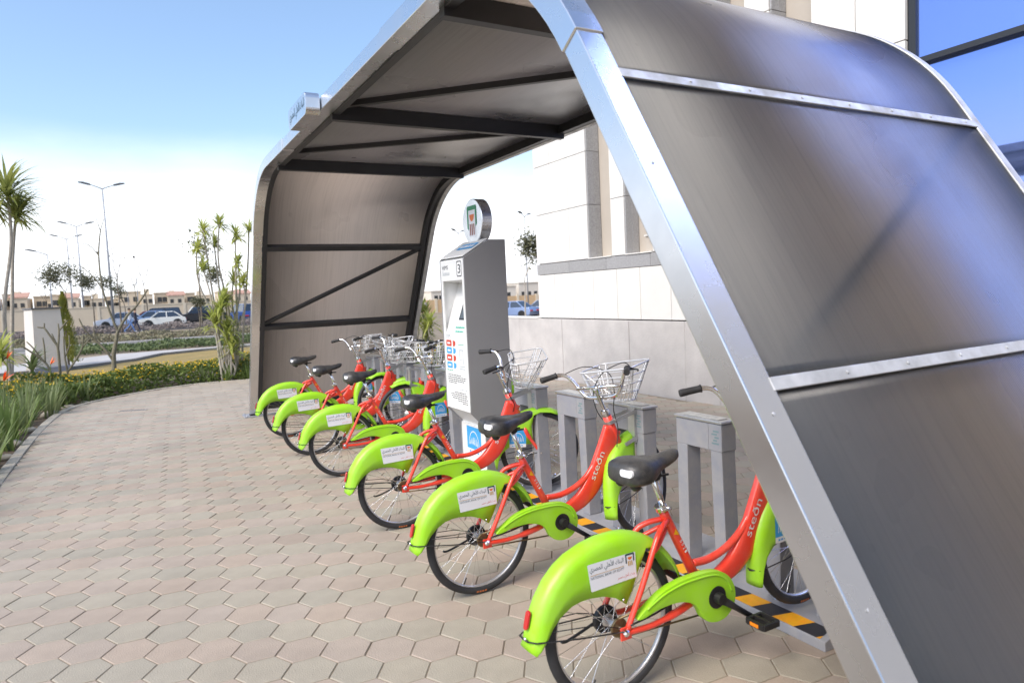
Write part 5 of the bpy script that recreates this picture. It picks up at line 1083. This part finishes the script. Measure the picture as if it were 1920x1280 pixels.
# ---- low shrub strips beyond the lawn
def shrub_strip(name, x0, x1, y0, y1, h, n, m, label, lsz=.07):
    mb = MB().g(0, True)
    for k in range(n):
        x, y = rnd.uniform(x0, x1), rnd.uniform(y0, y1); hh = h * (.55 + .45 * math.sin(x * 2.1 + 1.7 * math.sin(y * 1.3)) * math.cos(y * 1.9)); z = hh * (1 - rnd.random() ** 2 * .9); p = Vector((x, y, z - .05)); u = Vector((rnd.gauss(0, 1), rnd.gauss(0, 1), rnd.gauss(.4, .7))).normalized(); v_ = u.orthogonal().normalized(); l_ = lsz * rnd.uniform(.6, 1.3)
        mb.poly([p - u * l_, p + v_ * l_ * .55, p + u * l_, p - v_ * l_ * .55])
    o = mb.build(name, m, recalc=False); tag(o, label, 'ground cover', kind='stuff')
M_dry = leafmat('dry_twiggy_shrub', (0.31, 0.26, 0.23), (0.20, 0.165, 0.15), 0.25); M_olive = leafmat('olive_ground_cover', (0.15, 0.19, 0.07), (0.08, 0.11, 0.04), 0.25)
shrub_strip('ground_cover', -2.2, 9, 30.7, 34.2, .34, 9000, M_olive, 'strip of low olive green ground cover beyond the walkway')
shrub_strip('dry_shrubs', -8, 12, 40, 47, .40, 12000, leafmat('mixed_dry_shrub', (0.24, 0.23, 0.12), (0.15, 0.12, 0.09), .2), 'mixed dry and green low shrubs beyond the road', .09)
shrub_strip('dry_hedge', -8, 12, 58.6, 63.0, .60, 9000, M_dry, 'low purplish brown dry hedge in front of the parked cars', .09)

# ================================================================== STREET LAMPS
M_pole = mat('galvanised_pole', (0.36, 0.37, 0.39), 0.5, 0.3, var=0.06, vscale=2)
def lamp(x, y, h, double, label, group='street lamps', r_=.085, z0=-.06, ang=0.0):
    e = empty('street_lamp', (x, y, z0), ang); tag(e, label, 'street lamp', group); MB().tube([(0, 0, 0), (0, 0, h * .5), (0, 0, h)], [r_ * 1.3, r_, r_ * .6], 10).build('pole', M_pole, e)
    MB().box(-.16, .16, -.16, .16, 0, .04).build('base_plate', M_pole, e)
    for s_ in ((-1, 1) if double else (-1,)):
        MB().tube(crom([(0, 0, h - .03), (.35 * s_, 0, h + .12), (.9 * s_, 0, h + .32)], 5), [.05, .05, .045, .045, .04, .04, .04, .035, .035, .035, .03], 8).build('arm', M_pole, e)
        MB().prism([(.8, .26), (1.0, .27), (1.65, .44), (1.66, .50), (1.3, .50), (.82, .36)], lambda a, b, t: (a * s_, t, h + b), -.14, .14).build('lantern', mat('grey_lantern', (0.10, 0.105, 0.115), 0.5), e, bevel=.02)
lamp(-1.1, 66, 11.7, True, 'tallest double-headed street lamp standing left of centre lawn')
lamp(-4.05, 85, 10.6, True, 'double-headed street lamp second from the left')
lamp(-5.6, 95, 10.2, True, 'leftmost double-headed street lamp')
lamp(-6.0, 75, 7.0, False, 'single-headed street lamp at far left', r_=.06)
lamp(-2.9, 110, 9.2, False, 'thin single-headed street lamp behind the tallest lamp', r_=.06, ang=1.5)
lamp(1.4, 115, 8.9, False, 'thin single-headed street lamp right of the leafless trees', r_=.06, ang=1.5)
lamp(-19.5, 150, 6.4, False, 'distant small street lamp behind the left palm stems', r_=.06, ang=3.1); lamp(0.2, 180, 6.9, False, 'distant small street lamp above the tan boundary wall', r_=.06, ang=3.1); lamp(8.0, 200, 7.8, False, 'most distant small street lamp over the houses', r_=.06, ang=3.1)
lamp(41.5, 70, 11.0, True, 'street lamp behind the young tree near the white building', r_=.07, z0=-.6, ang=.6); lamp(37.5, 80, 10.0, True, 'street lamp seen above the kiosk left of its emblem', r_=.06, z0=-.6, ang=.6)

# ================================================================== PARKED CARS
M_cglass = mat('car_glass', (0.03, 0.045, 0.07), 0.05, spec=.8); M_tyre2 = mat('car_tyre', (0.02, 0.02, 0.02), .8)
def car(x, y, rz, paint, L_, H_, prof, cab, label, z0=-.05, W=1.62):
    e = empty('parked_car', (x, y, z0), rz); tag(e, label, 'car', 'parked cars')
    def shell(name, poly, w0, w1, m, par, zr):
        b = MB().g(0, False); n = len(poly); zs = [p[1] for p in poly]; lo, hi = zr
        f_ = lambda p, s_: (p[0], s_ * (w0 + (w1 - w0) * max(0, min(1, (p[1] - lo) / (hi - lo)))) / 2, p[1])
        k = b.add([f_(p, -1) for p in poly] + [f_(p, 1) for p in poly]); b.face([k + i for i in range(n)]); b.face([k + n + i for i in reversed(range(n))])
        for i in range(n): b.face((k + i, k + n + i, k + n + (i + 1) % n, k + (i + 1) % n))
        return b.build(name, m, par, bevel=.045, segs=2)
    body = shell('body', prof, W, W - .06, paint, e, (.2, .9)); belt = min(p[1] for p in cab); shell('cabin_glass', cab, W - .10, W - .42, M_cglass, e, (belt, H_))
    xs_ = [p[0] for p in cab]; top_ = [p for p in cab if p[1] > H_ - .12]
    rf_ = [(min(p[0] for p in top_) - .02, H_ - .05), (max(p[0] for p in top_) + .02, H_ - .05), (max(p[0] for p in top_) - .08, H_ + .015), (min(p[0] for p in top_) + .08, H_ + .015)]
    shell('roof', rf_, W - .36, W - .44, paint, e, (H_ - .06, H_))
    cabs = sorted(cab, key=lambda p: p[0]); bl = [p for p in cab if p[1] < belt + .05]; xb0, xb1 = min(p[0] for p in bl), max(p[0] for p in bl); xt0, xt1 = min(p[0] for p in top_), max(p[0] for p in top_)
    for s_ in (-1, 1):
        for t in (0, .5, 1):
            a = (xb0 + (xb1 - xb0) * t, s_ * (W - .10) / 2, belt); b = (xt0 + (xt1 - xt0) * t, s_ * (W - .40) / 2, H_ - .03); MB().bar(a, b, .07, .035, (0, 1, 0)).build('pillar', paint, e)
        MB().ball((xb1 - .35, s_ * (W / 2 + .06), belt + .05), .09, 8, 6, (.6, .9, .7)).build('mirror', M_black, e)
        for xh, m_ in ((max(p[0] for p in prof) - .10, M_white), (min(p[0] for p in prof) + .08, M_redrefl)): MB().box(xh - .10, xh + .09, s_ * (W / 2 - .30) - .20, s_ * (W / 2 - .30) + .20, .60, .74).build('headlight' if m_ is M_white else 'tail_light', m_, e, bevel=.03)
        for xw in (L_ * .30, -L_ * .31):
            yw = s_ * (W / 2 - .10); t_ = MB().lathe([(.20, -.10), (.29, -.10), (.31, -.06), (.31, .06), (.29, .10), (.20, .10)], 20, (xw, yw, .31), (0, 1, 0)).build('wheel', M_tyre2, e); MB().lathe([(.19, -.105), (.19, .105)], 14, (xw, yw, .31), (0, 1, 0)).build('rim', M_alu, t_)
            MB().lathe([(.37, -.012), (.37, .012)], 20, (xw, s_ * (W / 2 - .005), .34), (0, 1, 0)).build('wheel_arch', M_black, e)
    MB().box(-L_ / 2 + .25, L_ / 2 - .25, -W / 2 + .06, W / 2 - .06, .17, .30).build('underbody', M_black, e)
    return e
HB_P = [(-1.80, .28), (1.80, .28), (1.86, .45), (1.82, .70), (1.72, .80), (.85, .88), (-1.35, .90), (-1.78, .82), (-1.86, .55)]; HB_C = [(-1.55, .86), (.90, .86), (.32, 1.36), (-.95, 1.36)]
SD_P = [(-2.2, .28), (2.2, .28), (2.27, .45), (2.22, .68), (2.05, .80), (1.05, .93), (-1.45, .97), (-2.15, .93), (-2.27, .6)]; SD_C = [(-1.62, .93), (1.12, .90), (.42, 1.44), (-.90, 1.45)]
SU_P = [(-2.2, .32), (2.2, .32), (2.26, .60), (2.18, .92), (1.15, 1.05), (-2.12, 1.07), (-2.26, .7)]; SU_C = [(-2.05, 1.02), (1.2, 1.02), (.62, 1.68), (-1.85, 1.70)]
P_white = mat('white_car_paint', (0.74, 0.73, 0.68), .3, coat=.6); P_dark = mat('black_car_paint', (0.018, 0.018, 0.022), .25, coat=.8); P_blue = mat('pale_blue_car_paint', (0.20, 0.30, 0.50), .3, .3, coat=.6); P_red = mat('dark_red_car_paint', (0.22, 0.02, 0.02), .3, coat=.6); P_silver = mat('silver_blue_car_paint', (0.27, 0.36, 0.58), .28, .5, coat=.6); P_sil2 = mat('silver_car_paint', (0.42, 0.46, 0.55), .28, .6, coat=.6)
car(2.55, 67, math.pi, P_white, 3.7, 1.36, HB_P, HB_C, 'white hatchback parked side-on behind the brown hedge', W=1.55)
car(1.9, 70.2, math.pi, P_blue, 4.5, 1.45, SD_P, SD_C, 'pale blue sedan parked directly behind the white hatchback')
car(1.7, 73.5, math.pi, P_red, 4.5, 1.45, SD_P, SD_C, 'dark red sedan behind the pale blue one')
car(2.6, 77, math.pi, P_dark, 4.5, 1.70, SU_P, SU_C, 'black off-roader behind the white hatchback')
car(6.0, 71.5, math.pi, P_dark, 4.5, 1.55, SU_P, SU_C, 'dark car to the right of the white hatchback')
car(-0.5, 72, math.pi, P_sil2, 4.5, 1.45, SD_P, SD_C, 'silver car partly hidden behind the walking people')
car(9.2, 66, math.pi * .55, mat('deep_blue_car_paint', (0.03, 0.08, 0.30), .3, coat=.6), 4.5, 1.70, SU_P, SU_C, 'deep blue car at the edge of the far shelter leg')
car(28.6, 51.0, R(118), P_silver, 4.6, 1.47, SD_P, SD_C, 'silver blue sedan seen from behind, right of the kiosk', z0=-.66)
car(31.6, 50.6, R(122), P_sil2, 4.6, 1.47, SD_P, SD_C, 'silver grey sedan cut off by the corner of the white building', z0=-.66)
car(17.8, 52, R(100), mat('navy_car_paint', (0.03, 0.05, 0.13), .3, coat=.6), 4.5, 1.45, SD_P, SD_C, 'dark blue car glimpsed between the palms and the kiosk', z0=-.6)

# ================================================================== PEOPLE
def person(x, y, rz, h, stride, shirt, trousers, label, pack=False):
    e = empty('person', (x, y, -.05), rz); tag(e, label, 'person', 'people walking on the verge')
    J = {}; s_ = h / 1.75
    V = [(0, 0, .95, .125), (0, 0, 1.10, .13), (.01, 0, 1.30, .15), (.01, 0, 1.43, .12), (.02, 0, 1.51, .055), (.03, 0, 1.58, .075), (.04, 0, 1.66, .092), (.035, 0, 1.73, .07)]; E_ = [(k, k + 1) for k in range(7)]
    def chain(start, pts):
        a = start
        for p in pts: V.append(p); E_.append((a, len(V) - 1)); a = len(V) - 1
    for sd_, st_ in ((-1, stride), (1, -stride)):
        chain(0, [(.0, .09 * sd_, .90, .085), (.10 * st_ + .06, .10 * sd_, .50, .06), (.30 * st_ if st_ > 0 else .42 * st_, .10 * sd_, .10 if st_ > 0 else .15, .045), (.30 * st_ + .16 if st_ > 0 else .42 * st_ + .12, .10 * sd_, .045 if st_ > 0 else .06, .04)])
        chain(3, [(.0, .19 * sd_, 1.40, .062), (-.06 * st_, .23 * sd_, 1.14, .045), (-.10 * st_ + .14, .22 * sd_, .93, .035), (-.10 * st_ + .20, .22 * sd_, .84, .03)])
    me = bpy.data.meshes.new('body'); me.from_pydata([(a * s_, b * s_, c * s_) for a, b, c, r_ in V], E_, []); ob = bpy.data.objects.new('body', me); C.objects.link(ob)
    md = ob.modifiers.new('skin', 'SKIN'); md.use_smooth_shade = True
    for k, q in enumerate(V): me.skin_vertices[0].data[k].radius = (q[3] * s_ * .9, q[3] * s_ * .9)
    me.skin_vertices[0].data[0].use_root = True; sb = ob.modifiers.new('sub', 'SUBSURF'); sb.levels = 2; sb.render_levels = 2
    dg = bpy.context.evaluated_depsgraph_get(); dg.update(); m2 = bpy.data.meshes.new_from_object(ob.evaluated_get(dg)); bpy.data.objects.remove(ob)
    for m_ in (mat('skin', (0.42, 0.24, 0.15), .6), shirt, trousers, mat('shoe_white', (0.6, 0.6, 0.6), .6)): m2.materials.append(m_)
    for p in m2.polygons: z = p.center.z / s_; yy_ = abs(p.center.y) / s_; p.use_smooth = True; p.material_index = 3 if z < .10 else 2 if z < .96 and yy_ < .185 else 0 if z > 1.47 or (yy_ > .185 and z < .90) else 1
    bo_ = bpy.data.objects.new('body', m2); C.objects.link(bo_); bo_.parent = e
    hr = MB(); hr.ball((.015 * s_, 0, 1.70 * s_), .098 * s_, 12, 8, (1.02, .92, .95)); hr.build('hair', mat('dark_hair', (0.02, 0.014, 0.01), .6), e)
    MB().ball((.128 * s_, 0, 1.645 * s_), .016 * s_, 6, 5).build('nose', mat('skin', (0.42, 0.24, 0.15), .6), e)
    if pack: MB().box(-.26 * s_, -.12 * s_, -.14 * s_, .14 * s_, 1.0 * s_, 1.42 * s_).build('backpack', M_black, e, bevel=.05)
person(0.05, 57.0, R(-10), 1.76, 1.0, mat('pale_blue_shirt', (0.66, 0.70, 0.76), .8), mat('blue_jeans', (0.10, 0.19, 0.42), .85), 'person in pale shirt, blue jeans and dark backpack walking right', True)
person(0.42, 57.9, R(-10), 1.72, -.9, mat('dark_top', (0.03, 0.03, 0.045), .8), mat('navy_trousers', (0.025, 0.035, 0.08), .85), 'person in dark clothes walking on the far side of the one in jeans')

# ================================================================== BOUNDARY WALL AND HOUSES
M_tan = mat('tan_render', (0.60, 0.50, 0.37), .9, var=.05, vscale=.6); M_tan2 = mat('light_tan_render', (0.64, 0.55, 0.42), .9, var=.05, vscale=.6); M_win = mat('dark_window', (0.03, 0.032, 0.035), .2); M_rtile = mat('red_roof_tile', (0.46, 0.27, 0.20), .85, var=.15, vscale=3)
be = empty('boundary_wall', (0, 85, 0)); tag(be, 'long tan boundary wall with panels behind the parked cars', 'wall')
x = -40
while x < 22:
    MB().box(x + .14, x + 4.0, -.12, .12, -.1, 2.0).build('wall_panel', M_tan, be); MB().box(x - .14, x + .14, -.18, .18, -.1, 2.12).build('pier', M_tan2, be); MB().box(x + .14, x + 4.0, -.17, .17, 2.001, 2.09).build('coping', M_tan2, be); x += 4.14
be = empty('boundary_wall', (36, 86, -.7)); tag(be, 'orange tan boundary wall behind the silver cars', 'wall'); x = -6
while x < 22:
    MB().box(x + .2, x + 3.0, -.1, .1, 0, 1.75).build('wall_panel', mat('orange_tan_render', (0.55, 0.38, 0.22), .9, var=.06), be); MB().box(x - .2, x + .2, -.16, .16, 0, 1.9).build('pier', M_tan2, be); x += 3.2
def house(x0, x1, y, h, label, seed, tile=False, d=9):
    r_ = random.Random(seed); w_ = x1 - x0; e = empty('house', ((x0 + x1) / 2, y, 0)); tag(e, label, 'house', 'tan houses beyond the boundary wall'); hw = w_ / 2; sp = r_.uniform(-.25, .25) * w_
    MB().box(-hw, sp, 0, d, 0, h).build('wall', M_tan, e); MB().box(sp + .01, hw, -1.6, d, 0, h * .86).build('wing', M_tan2, e)
    MB().box(-hw - .15, sp + .1, -.2, d, h + .005, h + .25).build('parapet', M_tan2, e)
    if tile: MB().prism([(-1.9, h * .862), (-1.9, h * .90), (2.5, h * 1.08), (2.5, h * 1.04)], lambda a, b, t: (t, a, b), sp - .2, hw + .3).build('roof', M_rtile, e)
    else: MB().box(sp, hw + .1, -1.75, d, h * .862, h * .90).build('roof', M_tan2, e)
    MB().box(sp + w_ * .1, sp + w_ * .1 + 1.2, 2, 4, h * .9, h * 1.12).build('stair_head', M_tan2, e)
    for fl_ in (0, 1):
        z = h * (.15 + .45 * fl_)
        for k in range(2):
            xx = -hw + (sp + hw) * (.2 + .42 * k); q = MB().box(xx, xx + 1.0, -.06, .05, z, z + 1.2).build('window', M_win, e); MB().box(xx - .08, xx + 1.08, -.10, -.061, z - .12, z - .01).build('sill', M_tan2, q)
        for k in range(2):
            xx = sp + (hw - sp) * (.15 + .45 * k); z2 = h * (.12 + .40 * fl_); q = MB().box(xx, xx + .8, -1.66, -1.55, z2, z2 + 1.0).build('window', M_win, e); MB().box(xx - .08, xx + .88, -1.70, -1.661, z2 - .12, z2 - .01).build('sill', M_tan2, q)
HS = [(-33, -25.6, 6.3, 'house with red roof edge at the far left', 1), (-25, -20.2, 6.2, 'reddish roofed house behind the left palm stems', 1), (-19.6, -15.8, 5.6, 'small flat house just above the pillar left side', 0), (-15.4, -9.9, 5.6, 'gabled tan house above the pillar', 1), (-9.5, -5.0, 5.2, 'tan house behind the dark-leaved trees', 0), (-4.6, -2.0, 4.9, 'narrow tan house behind the tallest lamp', 0), (-1.5, 5.5, 5.7, 'wide tan house with dark windows above the people', 0), (6.2, 12.8, 5.3, 'tan house with low tiled roof left of the palm clump', 1), (13.4, 20.0, 5.1, 'tan house behind the palm clump', 0), (20.5, 28, 5.0, 'tan house next to the far shelter leg', 1)]
for q, (a, b, h, lb, tl_) in enumerate(HS): house(a, b, 190 + (q % 3) * 5, h * 1.02, lb, q, bool(tl_))
for q, (x, y, w_, h, lb) in enumerate(((108, 200, 12, 4.2, 'distant pale block with windows left of the young tree'), (124, 205, 12, 5.2, 'distant taller pale block right of the young tree'), (92, 210, 9, 3.6, 'distant low pale block beside the kiosk'))):
    e = empty('distant_block', (x, y, -.7)); tag(e, lb, 'building', 'distant pale blocks'); m_ = mat('pale_cream_render', (0.66, 0.60, 0.52), .9); MB().box(-w_ / 2, w_ / 2, 0, 10, 0, h).build('wall', m_, e); MB().box(-w_ / 2 - .2, w_ / 2 + .2, -.3, 10, h + .01, h + .4).build('parapet', m_, e)
    for fl_ in range(1):
        for k in range(4): MB().box(-w_ / 2 + 1 + k * (w_ - 2) / 4, -w_ / 2 + 2.3 + k * (w_ - 2) / 4, -.05, .05, 1 + fl_ * 3, 2.3 + fl_ * 3).build('window', M_win, e)
